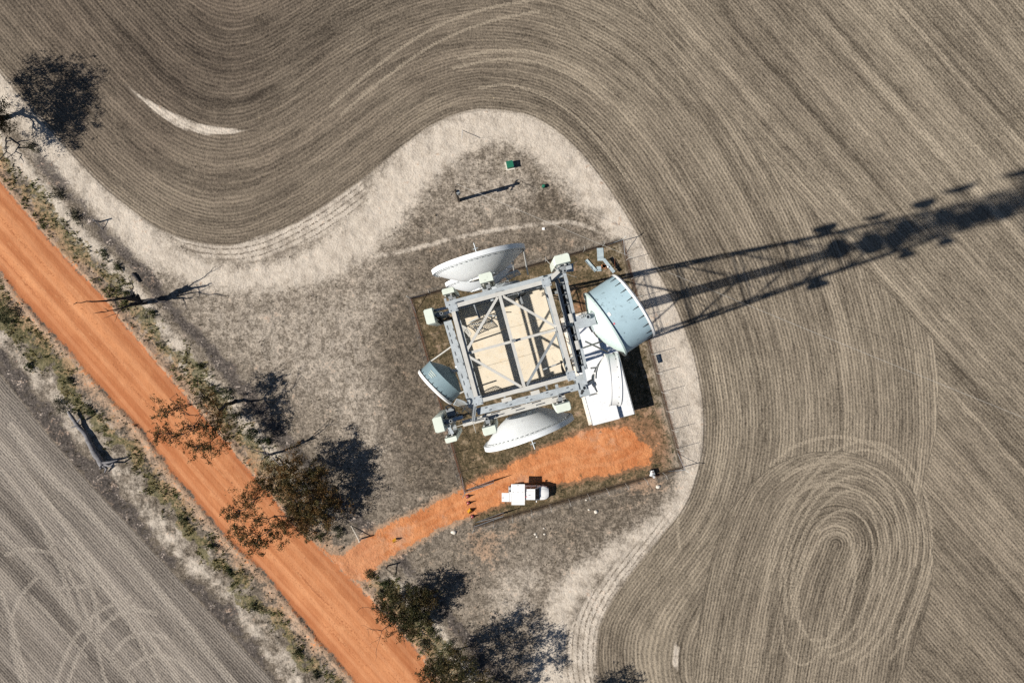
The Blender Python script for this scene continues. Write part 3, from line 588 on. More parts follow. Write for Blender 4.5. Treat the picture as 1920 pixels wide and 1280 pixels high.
for (px, py, r, kind, lb) in SHRUBS:
    b = G(px, py); t = thing('shrub', lb, 'shrub', b, 'shrubs along the road verges')
    V = []
    for k in range(11):
        e = random.gauss(0, 0.55) * r; f = random.gauss(0, 0.30) * r
        V.append(leaf_spray((b.x + 0.68 * e + 0.73 * f, b.y - 0.73 * e + 0.68 * f, b.z + r * random.uniform(0.15, 0.5)), r * random.uniform(0.14, 0.30), int(24 + 42 * r), 0.085))
    V = np.concatenate(V); V[:, 2] = np.maximum(V[:, 2], b.z + 0.01)
    mesh_np('foliage', V, np.arange(len(V)).reshape(-1, 4), M['shrub_grey' if kind else 'shrub'], t)
    m = MB()
    for k in range(4):
        a = random.uniform(0, 6.28); m.tube(b - Vector((0, 0, 0.1)), b + Vector((math.cos(a) * r * 0.5, math.sin(a) * r * 0.5, r * 0.6)), 0.03, 0.012, 5)
    m.build('stem', M['bark'], t)

# ------------------------------------------------------------------ trees
def wig(p, q, n, amp):
    p = Vector(p); q = Vector(q); l = (q - p).length; out = [p]
    for i in range(1, n):
        t = i / n; out.append(p.lerp(q, t) + Vector((random.uniform(-1, 1), random.uniform(-1, 1), random.uniform(-0.6, 0.8))) * amp * l * math.sin(math.pi * t))
    return out + [q]
def from_shadow(pts):
    """where a leaf clump hangs whose shadow falls on ground pixel (sx, sy)"""
    out = []
    for sx, sy, h, r in pts:
        k = h * 16 / math.tan(SUN_EL); gx, gy = sx - k * math.cos(SUN_AZ), sy + k * math.sin(SUN_AZ); f = H / (H - h)
        out.append((960 + (gx - 960) * f, 640 + (gy - 640) * f, h, r))
    return out
def make_tree(label, base, clumps, leaves, mat, fork=0.35, rt=0.22, bare=(), size=0.11, group='eucalypts along the road'):
    b = G(*base); t = thing('tree', label, 'tree', b, group)
    cs = [(W(px, py, h), r) for (px, py, h, r) in clumps]
    mean = sum((c for c, r in cs), Vector()) / len(cs); hh = max(c.z for c, r in cs)
    f0 = b.lerp(Vector((mean.x, mean.y, hh * 0.9)), fork); f0.z = hh * fork * 0.9
    tr = MB(); pts_ = wig(b - Vector((0, 0, 0.25)), f0, 5, 0.05); tr.path(pts_, [rt * (1.25 - 0.1 * i) for i in range(6)], 9)
    tr.build('trunk', M['bark'], t, 60)
    limbs = MB(); V = []
    hubs = []
    order = sorted(cs, key=lambda c: (c[0] - f0).length)
    nodes = [(f0, rt * 0.75)]
    for c, r in order:
        src, sr = min(nodes, key=lambda n: (n[0] - c).length + 0.25 * (n[0] - f0).length)
        p = wig(src, c, 5, 0.09); r0 = min(sr * 0.9, 0.20); limbs.path(p, [max(r0 * (1 - 0.13 * i), 0.045) for i in range(6)], 6)
        nodes.append((p[3], r0 * 0.6)); nodes.append((p[2], r0 * 0.7))
        for k in range(7):
            e = c + Vector((random.gauss(0, 1), random.gauss(0, 1), random.gauss(0.1, 0.7))) * r * 0.6
            limbs.path(wig(p[random.choice((3, 4, 5))], e, 3, 0.12), [0.04, 0.03, 0.02, 0.01], 4)
        n = int(leaves * (r / 1.2) ** 2)
        for k in range(26):                   # each clump is many small drooping sprays with gaps between
            sc_ = np.array(c) + RNG.normal(0, 1, 3) * r * 0.58 * np.array([1, 1, 0.5]); q = max(6, int(n / 15 * RNG.uniform(0.3, 1.5)))
            V.append(leaf_spray(sc_, r * RNG.uniform(0.10, 0.26), q, size))
    for path_ in bare:
        p = [W(*q) for q in path_]; q = [p[0]]
        for i in range(len(p) - 1): q += wig(p[i], p[i + 1], 3, 0.06)[1:]
        limbs.path(q, np.linspace(0.05, 0.012, len(q)), 5)
        for k in range(5):
            a = random.choice(q[2:]); limbs.path(wig(a, a + Vector((random.gauss(0, .6), random.gauss(0, .6), random.gauss(.1, .4))), 3, 0.1), [0.02, 0.016, 0.012, 0.007], 4)
    limbs.build('limbs', M['bark'], t, 60)
    V = np.concatenate(V); mesh_np('crown', V, np.arange(len(V)).reshape(-1, 4), mat, t)
    return t
make_tree('leafy brown green tree leaning over the orange road', (442, 750),
    [(308, 772, 7.3, 1.2), (300, 812, 6.6, 1.0), (322, 818, 6.2, 1.0), (345, 800, 6.7, 0.8), (362, 838, 5.8, 1.0), (388, 842, 5.3, 1.2), (404, 812, 5.1, 1.2), (380, 800, 5.8, 1.1), (392, 746, 5.1, 1.1), (378, 742, 5.6, 0.8), (412, 776, 4.7, 1.1), (424, 832, 4.4, 0.8), (338, 762, 7.0, 0.7)],
    620, M['leaf'], 0.38, 0.2, bare=[[(400, 772, 5), (356, 778, 8), (320, 766, 10)], [(356, 778, 8), (318, 748, 10)], [(380, 776, 6.5), (350, 820, 8)]])
make_tree('largest leafy tree, spreading over the road above the driveway junction', (566, 926),
    [(440, 962, 5.1, 1.3), (448, 998, 4.7, 1.3), (478, 1018, 4.2, 1.3), (508, 1004, 4.1, 1.2), (528, 984, 4.0, 1.0), (470, 938, 5.4, 1.2), (494, 910, 5.4, 1.3), (514, 884, 5.2, 1.3), (548, 872, 4.9, 1.4), (578, 892, 4.4, 1.4),
     (604, 926, 3.7, 1.4), (592, 962, 3.3, 1.4), (560, 962, 3.6, 1.5), (544, 930, 4.7, 1.4), (600, 896, 4.0, 1.2), (622, 948, 2.9, 1.3), (486, 972, 4.6, 0.8), (570, 986, 2.9, 1.2), (530, 906, 5.2, 1.2), (612, 976, 2.7, 1.0), (560, 905, 5.1, 1.4), (584, 930, 4.6, 1.4)],
    860, M['leaf'], 0.4, 0.27)
make_tree('low dense dark tree with bare twigs beside the lower road', (782, 1124),
    [(715, 1136, 2.6, 1.0), (730, 1152, 2.9, 1.2), (752, 1150, 3.3, 1.3), (748, 1174, 3.0, 1.2), (770, 1160, 3.0, 1.3), (772, 1136, 3.6, 1.3), (790, 1148, 2.6, 1.1), (750, 1126, 3.4, 1.1), (762, 1182, 2.5, 1.0), (795, 1130, 3.3, 1.2), (785, 1116, 3.0, 1.2)],
    900, M['leaf_dark'], 0.3, 0.2, bare=[[(735, 1150, 3.5), (705, 1140, 4.5), (680, 1138, 5)], [(740, 1165, 3.5), (716, 1182, 4.2), (706, 1215, 4.6)], [(716, 1182, 4.2), (690, 1178, 4.6)]])
make_tree('spreading tree cut by the bottom edge beside the road', (872, 1262),
    from_shadow([(948, 1168, 6.2, 1.1), (974, 1158, 6.6, 1.2), (1000, 1166, 6.8, 1.2), (1036, 1188, 7.2, 1.2), (1044, 1216, 7.4, 1.2), (1046, 1244, 7.2, 1.1), (1008, 1200, 6.6, 1.1), (974, 1202, 6.2, 1.1), (946, 1200, 5.6, 1.2), (928, 1218, 5.2, 1.2), (988, 1232, 6.6, 1.2), (1014, 1248, 7.0, 1.2), (958, 1242, 6.0, 1.2),
      (936, 1262, 5.4, 1.3), (1000, 1276, 6.6, 1.3), (908, 1194, 5.0, 1.1), (905, 1235, 4.6, 1.2), (880, 1250, 4.4, 1.1), (895, 1275, 4.6, 1.2), (965, 1285, 6.0, 1.2)]) + [(800, 1266, 5.0, 1.1), (824, 1254, 5.4, 1.1), (846, 1242, 5.6, 1.1), (812, 1282, 4.6, 1.0)],
    640, M['leaf_dark'], 0.35, 0.25)
make_tree('tree beyond the bottom edge whose shadow tips fall on the sand', (1040, 1322),
    from_shadow([(1148, 1270, 7.0, 1.0), (1172, 1262, 7.4, 1.0), (1190, 1274, 7.6, 1.0), (1164, 1284, 7.2, 1.1), (1132, 1284, 6.6, 1.0), (1182, 1298, 7.4, 1.1), (1150, 1304, 6.8, 1.2), (1120, 1306, 6.2, 1.1)]), 560, M['leaf_dark'], 0.35, 0.22)
make_tree('broad dark tree at the upper left edge casting a big shadow', (2, 222),
    from_shadow([(58, 132, 6.2, 1.3), (100, 122, 7.0, 1.3), (138, 128, 7.6, 1.4), (162, 150, 7.8, 1.5), (164, 188, 7.8, 1.5), (150, 222, 7.4, 1.5), (132, 256, 6.8, 1.4), (102, 236, 6.4, 1.5), (112, 190, 7.2, 1.6), (82, 164, 6.6, 1.5), (50, 172, 5.8, 1.2), (72, 204, 6.2, 1.3), (124, 156, 7.4, 1.5), (40, 150, 5.6, 1.0), (140, 176, 7.8, 1.5), (128, 216, 7.2, 1.5), (92, 262, 5.6, 1.1), (70, 245, 5.2, 1.0), (42, 205, 4.2, 1.0)]) + [(-4, 206, 4.4, 1.2), (4, 226, 3.8, 1.1), (14, 236, 3.0, 0.8)],
    640, M['leaf_dark'], 0.3, 0.3)

def dead_tree(name, label, branches, mat, twigs=4, cat='dead tree'):
    b = W(*branches[0][0][0]); t = thing(name, label, cat, b)
    for i, (path_, r0, r1) in enumerate(branches):
        m = MB(); p = [W(*q) for q in path_]; q = [p[0]]
        for k in range(len(p) - 1): q += wig(p[k], p[k + 1], 4, 0.05)[1:]
        m.path(q, list(np.linspace(r0, r1, len(q))), 7)
        for k in range(twigs):
            a = random.choice(q[len(q) // 3:]); d = (q[-1] - q[0]).normalized()
            e = a + (d * random.uniform(.3, 1.0) + Vector((random.gauss(0, .5), random.gauss(0, .5), random.gauss(0.2, .4)))) * random.uniform(0.6, 1.3)
            m.path(wig(a, e, 3, 0.08), [r1 * 1.5 + 0.012, r1 + 0.01, r1 + 0.004, 0.006], 5)
        m.build('trunk' if i == 0 else 'branch', mat, t, 60)
    return t
dead_tree('dead_tree', 'bare black dead tree reaching over the road from the upper verge', [([(272, 566, 0), (262, 566, 2.0), (246, 556, 4.0)], 0.336, 0.240), ([(246, 556, 4.0), (215, 562, 6.0), (180, 565, 8.0), (144, 567, 9.4)], 0.168, 0.032),
    ([(262, 566, 2.0), (235, 575, 4.2), (196, 585, 6.2)], 0.168, 0.032), ([(246, 556, 4.0), (250, 538, 5.2), (240, 520, 6.4)], 0.084, 0.019), ([(235, 575, 4.2), (218, 588, 5.0)], 0.070, 0.019), ([(262, 566, 2.0), (290, 560, 3.2), (318, 570, 4.0)], 0.112, 0.019)], M['char'])
dead_tree('dead_tree', 'small bare dead tree with pale trunk just above the largest tree', [([(510, 851, 0), (508, 851, 1.6), (500, 850, 3.4)], 0.16, 0.10), ([(500, 850, 3.4), (484, 846, 5.2), (462, 838, 7.2)], 0.08, 0.012),
    ([(500, 850, 3.4), (494, 838, 4.6), (490, 826, 5.6)], 0.05, 0.01), ([(508, 851, 1.6), (494, 858, 3.2), (482, 860, 4.4)], 0.06, 0.01)], M['deadwood'])
dead_tree('fallen_branch', 'pale broken branch lying between small dead tree and largest tree', [([(511, 857, 0.25), (518, 864, 0.35), (525, 872, 0.3)], 0.09, 0.05)], M['deadwood'], 1, 'branch')
dead_tree('fallen_branch', 'black forked dead branch below the upper left tree', [([(12, 258, 0.2), (11, 272, 0.9), (12, 284, 0.6)], 0.09, 0.06), ([(12, 284, 0.6), (4, 294, 0.5), (0, 300, 0.2)], 0.05, 0.02), ([(12, 284, 0.6), (20, 290, 0.7), (26, 300, 0.3)], 0.05, 0.02)], M['char'], 2, 'branch')
dead_tree('fallen_branch', 'short dark log in the verge above the dead tree', [([(249, 512, 0.15), (255, 519, 0.2), (262, 528, 0.15)], 0.17, 0.13)], M['char'], 0, 'log')
dead_tree('fallen_branch', 'twisted dark branch lying below the low dense tree', [([(800, 1155, 0.2), (812, 1166, 0.5), (825, 1168, 0.3)], 0.10, 0.05), ([(790, 1180, 0.2), (797, 1192, 0.4)], 0.06, 0.03)], M['char'], 2, 'branch')
def smooth3_(P):
    out = [P[0]]
    for a, b in zip(P[:-1], P[1:]): out += wig(a, b, 3, 0.05)[1:]
    return out
# fallen log with its root plate
t = thing('fallen_log', 'long pale fallen log with root end lying left of the road', 'log', G(168, 825))
m = MB(); q = smooth3_([W(*p) for p in [(128, 771, 0.75), (136, 784, 0.6), (145, 797, 0.45), (159, 812, 0.36), (169, 832, 0.40), (181, 854, 0.48), (193, 872, 0.6)]])
m.path(q, [(0.17 + 0.25 * (i / len(q)) ** 1.3) * random.uniform(0.88, 1.12) for i in range(len(q))], 12); m.build('trunk', M['deadwood'], t, 60)
for pth, r0, r1 in [([(192, 870, 0.6), (200, 878, 0.5), (196, 886, 0.3)], 0.26, 0.06), ([(192, 868, 0.7), (206, 866, 1.0), (220, 862, 0.9)], 0.20, 0.05), ([(194, 870, 0.6), (206, 874, 1.0), (212, 868, 1.3)], 0.16, 0.05), ([(190, 872, 0.3), (188, 880, 0.2)], 0.2, 0.08)]:
    m = MB(); q = [W(*p) for p in pth]; m.path(q, list(np.linspace(r0, r1, len(q))), 8); m.build('root', M['deadwood'], t, 60)
for pth in ([(147, 798, 0.5), (140, 799, 0.7), (133, 801, 0.5)], [(146, 790, 0.6), (151, 784, 1.0)]):
    m = MB(); q = [W(*p) for p in pth]; m.path(q, list(np.linspace(0.13, 0.06, len(q))), 7); m.build('branch_stub', M['deadwood'], t, 60)

# ------------------------------------------------------------------ lattice mast
TOP, FLOOR = 61.0, 58.7
LV = [0, 8, 15.5, 22, 28, 33.5, 38.5, 43, 47, 51, 55, 58.4]
def half(h): return float(np.interp(h, [0, 18, 32.5, 45, 61], [4.7, 3.45, 2.35, 1.66, 1.62]))
mast = thing('lattice_mast', 'tall square galvanised lattice mast seen from straight above', 'mast', L(0, 0, 0))
SG = [(1, 1), (-1, 1), (-1, -1), (1, -1)]
for sx, sy in SG:
    m = MB()
    for a, b_ in zip([0, 18, 32.5, 45], [18, 32.5, 45, TOP - 0.07]):
        m.beam(L(sx * half(a), sy * half(a), a), L(sx * half(b_), sy * half(b_), b_), 0.23 if a < 40 else 0.15, 0.23 if a < 40 else 0.15, L(1, 0, 0))
    m.build('leg', M['galv'], mast)
    m = MB(); m.cbox(L(sx * 4.7, sy * 4.7, 0.15), 1.0, 1.0, 0.5, TA); m.build('footing', M['rock'], mast)
for i, h in enumerate(LV):
    for k in range(4):
        (ax, ay), (bx, by) = SG[k], SG[(k + 1) % 4]; r = half(h)
        p = L(ax * r, ay * r, h); q = L(bx * r, by * r, h)
        if i > 0: m = MB(); m.beam(p, q, 0.12, 0.12); m.build('horizontal_beam', M['galv'], mast)
        if i < len(LV) - 1:
            h2 = LV[i + 1]; r2_ = half(h2); mid = (L(ax * r2_, ay * r2_, h2) + L(bx * r2_, by * r2_, h2)) / 2
            if h < 33:
                a1_, b1_ = (p + L(ax * r2_, ay * r2_, h2)) / 2, (q + L(bx * r2_, by * r2_, h2)) / 2; lo_ = (p + q) / 2
                m = MB(); m.beam(a1_, b1_, 0.07, 0.07); m.build('horizontal_beam', M['galv'], mast)
                for e in (a1_, b1_): m = MB(); m.beam(e, lo_, 0.06, 0.06); m.build('brace', M['galv'], mast)
            if h >= 33:
                for e, g_ in ((p, L(bx * r2_, by * r2_, h2)), (q, L(ax * r2_, ay * r2_, h2))): m = MB(); m.beam(e, g_, 0.07, 0.07); m.build('brace', M['galv'], mast)  # X-braces added to make the upper mast's shadow denser
                m = MB(); m.beam((p + L(ax * r2_, ay * r2_, h2)) / 2, (q + L(bx * r2_, by * r2_, h2)) / 2, 0.08, 0.08); m.build('horizontal_beam', M['galv'], mast)
            for e in (p, q): m = MB(); m.beam(e, mid, 0.10, 0.10); m.build('brace', M['galv'], mast)
# cable ladder up the middle of the east face
m = MB()
for s in (-0.5, 0.5): m.beam(L(0.7, s, 0.0), L(0.7, s, 58.3), 0.06, 0.10)
for h in np.arange(0.5, 58, 0.8): m.beam(L(0.7, -0.5, h), L(0.7, 0.5, h), 0.03, 0.03)
lad = m.build('cable_ladder', M['galv_dark'], mast)
for j in range(8):
    m = MB(); v = -0.42 + j * 0.12; m.tube(L(0.62, v, 0), L(0.62, v, 58.2), 0.055, n=6); m.build('feeder_cable', M['black'], lad)
for s_ in (-1.0, 1.0):  # two unseen ladders with cables, added to fill the upper mast's shadow
    m = MB()
    for e in (-0.32, 0.32): m.beam(L(0.2, s_ + e, 38.5), L(0.2, s_ + e, 58.3), 0.06, 0.10)
    for h in np.arange(39, 58, 0.55): m.beam(L(0.2, s_ - 0.32, h), L(0.2, s_ + 0.32, h), 0.05, 0.05)
    shade_lad = m.build('cable_ladder', M['galv_dark'], mast)
    for j in range(4):
        m = MB(); v = s_ - 0.24 + j * 0.16; m.tube(L(0.1, v, 38.5), L(0.1, v, 58.2), 0.05, n=6); m.build('feeder_cable', M['black'], shade_lad)
# platform floor of ribbed tan sheets
for j, (v0, v1) in enumerate([(-1.60, -0.62), (-0.612, 0.50), (0.508, 1.60)]):
    m = MB(); n = 26; prof = []
    for i in range(n + 1):
        v = v0 + (v1 - v0) * i / n; z = FLOOR + (0.012 if i % 2 else 0.0); prof.append((v, z))
    vs = []; fs = []
    for v, z in prof: vs += [L(-1.6, v, z), L(1.6, v, z)]
    for i in range(n): fs.append((2 * i, 2 * i + 1, 2 * i + 3, 2 * i + 2))
    b0 = len(vs); vs += [L(-1.6, v0, FLOOR - 0.05), L(1.6, v0, FLOOR - 0.05), L(-1.6, v1, FLOOR - 0.05), L(1.6, v1, FLOOR - 0.05)]; fs.append((b0, b0 + 2, b0 + 3, b0 + 1))
    m.add(vs, fs); m.build('floor_panel', M['tan'], mast)
m = MB()
for k in range(4):
    (ax, ay), (bx, by) = SG[k], SG[(k + 1) % 4]
    m = MB(); m.beam(L(ax * 1.66, ay * 1.66, FLOOR + 0.08), L(bx * 1.66, by * 1.66, FLOOR + 0.08), 0.05, 0.22); m.build('kick_plate', M['galv'], mast)
    m = MB(); m.angle(L(ax * 1.60, ay * 1.60, 59.9), L(bx * 1.60, by * 1.60, 59.9), 0.10); m.build('guard_rail', M['galv'], mast)
# top frame
TLc, TRc, BRc, BLc = W(843, 581, TOP), W(1023, 536, TOP), W(1073, 715, TOP), W(892, 758, TOP)
TLc, TRc, BRc, BLc = L(-1.62, 1.62, TOP), L(1.62, 1.62, TOP), L(1.62, -1.62, TOP), L(-1.62, -1.62, TOP)
ins = 0.068
for (p, q) in ((TLc, TRc), (TRc, BRc), (BRc, BLc), (BLc, TLc)):
    d = (q - p).normalized() * ins; m = MB(); m.beam(p - d, q - d * 1.05, 0.135, 0.12); m.beam(p, q, 0.05, 0.06, off=(0, -0.25)); m.build('top_beam', M['galv_warm'], mast)
tm, rm_, bm_, lm = (TLc + TRc) / 2, (TRc + BRc) / 2, (BRc + BLc) / 2, (BLc + TLc) / 2
up = Vector((0, 0, 0.0))
for p, q, mt, w in ((tm, lm, 'galv_warm', 0.085), (tm, rm_, 'galv_warm', 0.085), (lm, bm_, 'galv_warm', 0.085), (bm_, rm_, 'galv_dark', 0.085)):
    d = (q - p).normalized() * 0.12; m = MB(); m.angle(p + d + Vector((0, 0, -0.05)), q - d + Vector((0, 0, -0.05)), w); m.build('diagonal_brace', M[mt], mast)
m = MB(); m.angle(tm + Vector((0, 0, -0.02)), bm_ + Vector((0, 0, -0.02)), 0.105); m.build('cross_beam', M['galv_warm'], mast)
m = MB(); m.angle(lm + Vector((0, 0, -0.14)), rm_ + Vector((0, 0, -0.14)), 0.085); m.build('cross_beam', M['galv_warm'], mast)
m = MB(); m.cbox((tm + bm_) / 2 + L(0.06, 0.02, 0) + Vector((0, 0, 0.06)), 0.13, 0.10, 0.012, TA); m.build('gusset_plate', M['galv_dark'], mast)
for c in (tm, rm_, bm_): m = MB(); m.cbox(c + Vector((0, 0, -0.085)), 0.22, 0.20, 0.015, TA); m.build('gusset_plate', M['galv_dark'], mast)
# outer antenna frame
def mpart(name, mat, fn):
    m = MB(); fn(m); return m.build(name, M[mat], mast)
mpart('outer_beam', 'galv', lambda m: m.ibeam(C1(255, 478, 60.7), C1(990, 283, 60.7), 0.20, 0.26))
mpart('outer_beam', 'galv_dark', lambda m: m.ibeam(C1(275, 500, 60.1), C1(960, 312, 60.1), 0.12, 0.2))
mpart('outer_beam', 'galv', lambda m: (m.beam(C1(452, 1150, 60.75), C1(1095, 992, 60.75), 0.23, 0.02), m.beam(C1(452, 1150, 60.6), C1(1095, 992, 60.6), 0.02, 0.26)))
mpart('outer_beam', 'galv_warm', lambda m: (m.beam(C1(362, 1226, 60.55), C1(1010, 1056, 60.55), 0.21, 0.02), m.beam(C1(362, 1232, 60.4), C1(1010, 1062, 60.4), 0.02, 0.26)))
mpart('outer_beam', 'galv_dark', lambda m: m.ibeam(C1(955, 320, 60.45), C1(1095, 905, 60.45), 0.11, 0.3))
mpart('outer_beam', 'galv', lambda m: m.ibeam(C1(1008, 305, 60.55), C1(1140, 880, 60.55), 0.10, 0.3))
mpart('outer_beam', 'galv_dark', lambda m: m.beam(C1(985, 310, 59.6), C1(1115, 895, 59.6), 0.16, 0.10))
mpart('slotted_plate', 'galv', lambda m: m.beam(C1(265, 575, 60.3), C1(425, 1120, 60.3), 0.27, 0.02))
mpart('slotted_plate', 'galv_dark', lambda m: [m.beam(C1(252 + 160 * t, 575 + 545 * t, 60.325), C1(252 + 160 * (t + .05), 575 + 545 * (t + .05), 60.325), 0.025, 0.006) for t in (.06, .14, .22, .36, .44, .62, .7, .84)])
mpart('slotted_plate', 'galv_dark', lambda m: [m.beam(C1(282 + 160 * t, 570 + 545 * t, 60.325), C1(282 + 160 * (t + .03), 570 + 545 * (t + .03), 60.325), 0.025, 0.006) for t in (.1, .2, .3, .5, .66, .78)])
mpart('outrigger', 'galv_warm', lambda m: m.beam(C1(878, 348, 60.98), C1(968, 264, 60.98), 0.13, 0.10))
mpart('outrigger', 'galv', lambda m: m.beam(C1(955, 250, 60.85), C1(1062, 240, 60.85), 0.26, 0.02))
mpart('outrigger', 'galv', lambda m: m.beam(C1(185, 512, 60.6), C1(300, 487, 60.6), 0.09, 0.06))
mpart('outrigger', 'galv', lambda m: m.beam(C1(250, 435, 60.7), C1(268, 500, 60.7), 0.07, 0.12))
mpart('outrigger', 'galv_dark', lambda m: m.beam(C1(438, 1090, 60.9), C1(424, 1212, 60.9), 0.06, 0.06))
mpart('outrigger', 'galv', lambda m: m.beam(C1(448, 1085, 60.88), C1(436, 1210, 60.88), 0.03, 0.06))
mpart('outrigger', 'galv', lambda m: m.beam(C1(262, 1225, 60.5), C1(300, 1290, 60.5), 0.10, 0.06))
mpart('outrigger', 'galv', lambda m: m.beam(C1(1060, 945, 60.3), C1(1125, 925, 60.3), 0.14, 0.08))
mpart('outrigger', 'galv', lambda m: m.beam(C1(1120, 862, 60.9), C1(1140, 965, 60.9), 0.09, 0.05))
mpart('outrigger', 'galv_dark', lambda m: m.beam(C1(945, 400, 60.0), C1(1000, 385, 60.0), 0.10, 0.10))
mpart('outrigger', 'galv_dark', lambda m: m.beam(C1(1030, 720, 60.0), C1(1085, 705, 60.0), 0.10, 0.10))
mpart('outrigger', 'galv', lambda m: m.tube(C1(870, 885, 60.1), C1(1000, 835, 60.1), 0.025))
mpart('outrigger', 'galv', lambda m: m.tube(C1(1030, 820, 60.1), C1(1095, 785, 60.1), 0.025))
mpart('outer_post', 'galv', lambda m: m.beam(C1(860, 300, 60.0), C1(860, 300, 60.98), 0.05, 0.12, L(1, 0, 0)))
for (x, y) in ((262, 470), (440, 1140), (985, 300), (1115, 895)):
    mpart('outer_post', 'galv_dark', lambda m: m.beam(C1(x, y, 57.0), C1(x, y, 60.5), 0.09, 0.09, L(1, 0, 0)))
for (x0, y0, x1, y1) in ((420, 440, 470, 560), (700, 360, 740, 470), (640, 1095, 610, 1010), (900, 1030, 880, 950)):
    mpart('outrigger', 'galv_dark', lambda m: m.beam(C1(x0, y0, 60.2), C1(x1, y1, 60.2), 0.07, 0.07))
for k in range(9):
    f = 0.06 + 0.11 * k; a_ = (955 + 140 * f, 320 + 585 * f); b_ = (1008 + 132 * f, 305 + 575 * f)
    mpart('rack_bracket', 'galv', lambda m: m.beam(C1(*a_, 60.36), C1(*b_, 60.36), 0.05, 0.05))
for k in range(5): cable_pts = [C1(966 + 5 * k + 140 * f, 330 + 585 * f + (6 if j % 2 else -4), 60.30 + 0.02 * (j % 3)) for j, f in enumerate((0.02, 0.2, 0.4, 0.6, 0.8, 0.97))]; mpart('cable', 'black', lambda m: m.path(cable_pts, [0.018] * 6, 6))
for c_ in (TLc, TRc, BRc, BLc):
    mpart('corner_plate', 'galv', lambda m: m.cbox(c_ * 0.985 + Vector((0, 0, 0.068 + TOP * 0.015)), 0.30, 0.30, 0.012, TA))
    for dx, dy in ((-.1, -.1), (.1, -.1), (-.1, .1), (.1, .1)):
        mpart('bolt', 'galv_dark', lambda m: m.tube(c_ * 0.985 + L(dx, dy, 0) + Vector((0, 0, 0.07 + TOP * 0.015)), c_ * 0.985 + L(dx, dy, 0) + Vector((0, 0, 0.10 + TOP * 0.015)), 0.018, n=6))
for f in (0.1, 0.3, 0.5, 0.7, 0.9):
    for (a_, b_) in (((452, 1150), (1095, 992)), ((362, 1226), (1010, 1056)), ((255, 478), (990, 283))):
        q_ = C1(a_[0] + (b_[0] - a_[0]) * f, a_[1] + (b_[1] - a_[1]) * f, 60.83)
        mpart('bolt', 'galv_dark', lambda m: (m.tube(q_ + L(-.06, .05, 0) - Vector((0, 0, .3)), q_ + L(-.06, .05, 0), 0.016, n=6), m.tube(q_ + L(.06, -.05, 0) - Vector((0, 0, .3)), q_ + L(.06, -.05, 0), 0.016, n=6)))
for (x, y, w_, h_) in ((640, 1075, 0.34, 0.14), (820, 1030, 0.30, 0.14), (420, 455, 0.30, 0.12), (700, 385, 0.34, 0.12), (1045, 560, 0.12, 0.3), (1085, 730, 0.12, 0.3)):
    mpart('splice_plate', 'galv_warm', lambda m: m.cbox(C1(x, y, 60.86), w_, h_, 0.012, TA))
# crossed whip rods on two corners
for (cx, cy, ends) in ((965, 266, [(885, 190), (1088, 200), (1080, 302)]), (425, 1212, [(446, 1285), (300, 1252)])):
    for ex, ey in ends: mpart('lightning_rod', 'galv_warm', lambda m: m.tube(C1(cx, cy, 61.02), C1(ex, ey, 60.6), 0.012, 0.006, 6))
# black cable bundles at the western corners and loose runs
def cable(pts_, r=0.02): mpart('cable', 'black', lambda m: m.path(smooth3(pts_), [r] * len(smooth3(pts_)), 6))
def smooth3(pts_):
    P = [np.array(p) for p in pts_]; P = [2 * P[0] - P[1]] + P + [2 * P[-1] - P[-2]]; out = []
    for i in range(1, len(P) - 2):
        for k in range(5):
            t = k / 5; out.append(Vector(0.5 * (2 * P[i] + (P[i + 1] - P[i - 1]) * t + (2 * P[i - 1] - 5 * P[i] + 4 * P[i + 1] - P[i + 2]) * t * t + (3 * P[i] - P[i - 1] - 3 * P[i + 1] + P[i + 2]) * t ** 3)))
    return out + [Vector(P[-2])]
for (bx, by, sgn) in ((225, 555, 1), (300, 1165, -1)):
    for k in range(9):
        j = lambda s: random.uniform(-s, s)
        cable([C1(bx - 20 + j(18), by + j(18), 60.3 + j(.2)), C1(bx + 8 + j(15), by + 25 + j(16), 60.1 + j(.3)), C1(bx + 40 + j(16), by + 18 + j(20), 59.8 + j(.3)), C1(bx + 75 + j(10), by + 10 + j(15), 59.0)], 0.022)
cable([C1(270, 1140, 60.9), C1(255, 1120, 60.9), C1(285, 1112, 60.9), C1(310, 1135, 60.8), C1(320, 1170, 60.5)], 0.03)
cable([C1(965, 645, 60.95), C1(1000, 640, 60.6), C1(1040, 610, 60.7), C1(1060, 650, 60.0)], 0.02)
for k in range(4): cable([C1(990 - k * 4, 830, 60.6), C1(985 + k * 3, 870, 60.2), C1(1000 + k * 5, 920, 59.8), C1(1012, 950, 59.0)], 0.014)
for k in range(3): cable([C1(300 + k * 22, 1165, 60.2), C1(340 + k * 20, 1178 - k * 5, 60.3), C1(390 + k * 12, 1160, 60.1)], 0.02)
for k in range(3): cable([C1(560, 470 + 10 * k, 60.3), C1(620, 455 + 8 * k, 60.1), C1(700, 430 + 8 * k, 60.3), C1(760, 405, 60.0)], 0.016)
mpart('junction_box', 'cream', lambda m: m.cbox(C1(1038, 598, 60.5), 0.16, 0.22, 0.2, TA + 0.3))
mpart('junction_box', 'galv_dark', lambda m: m.cbox(C1(288, 1150, 60.6), 0.28, 0.26, 0.3, TA))
mpart('junction_box', 'galv_dark', lambda m: m.cbox(C1(300, 1190, 60.4), 0.26, 0.22, 0.3, TA))
for k in range(3): mpart('cable_gland', 'galv', lambda m: m.tube(C1(318 + 12 * k, 868 + 10 * k, 59.2), C1(350 + 8 * k, 858 + 14 * k, 59.3), 0.05, 0.05, 10))

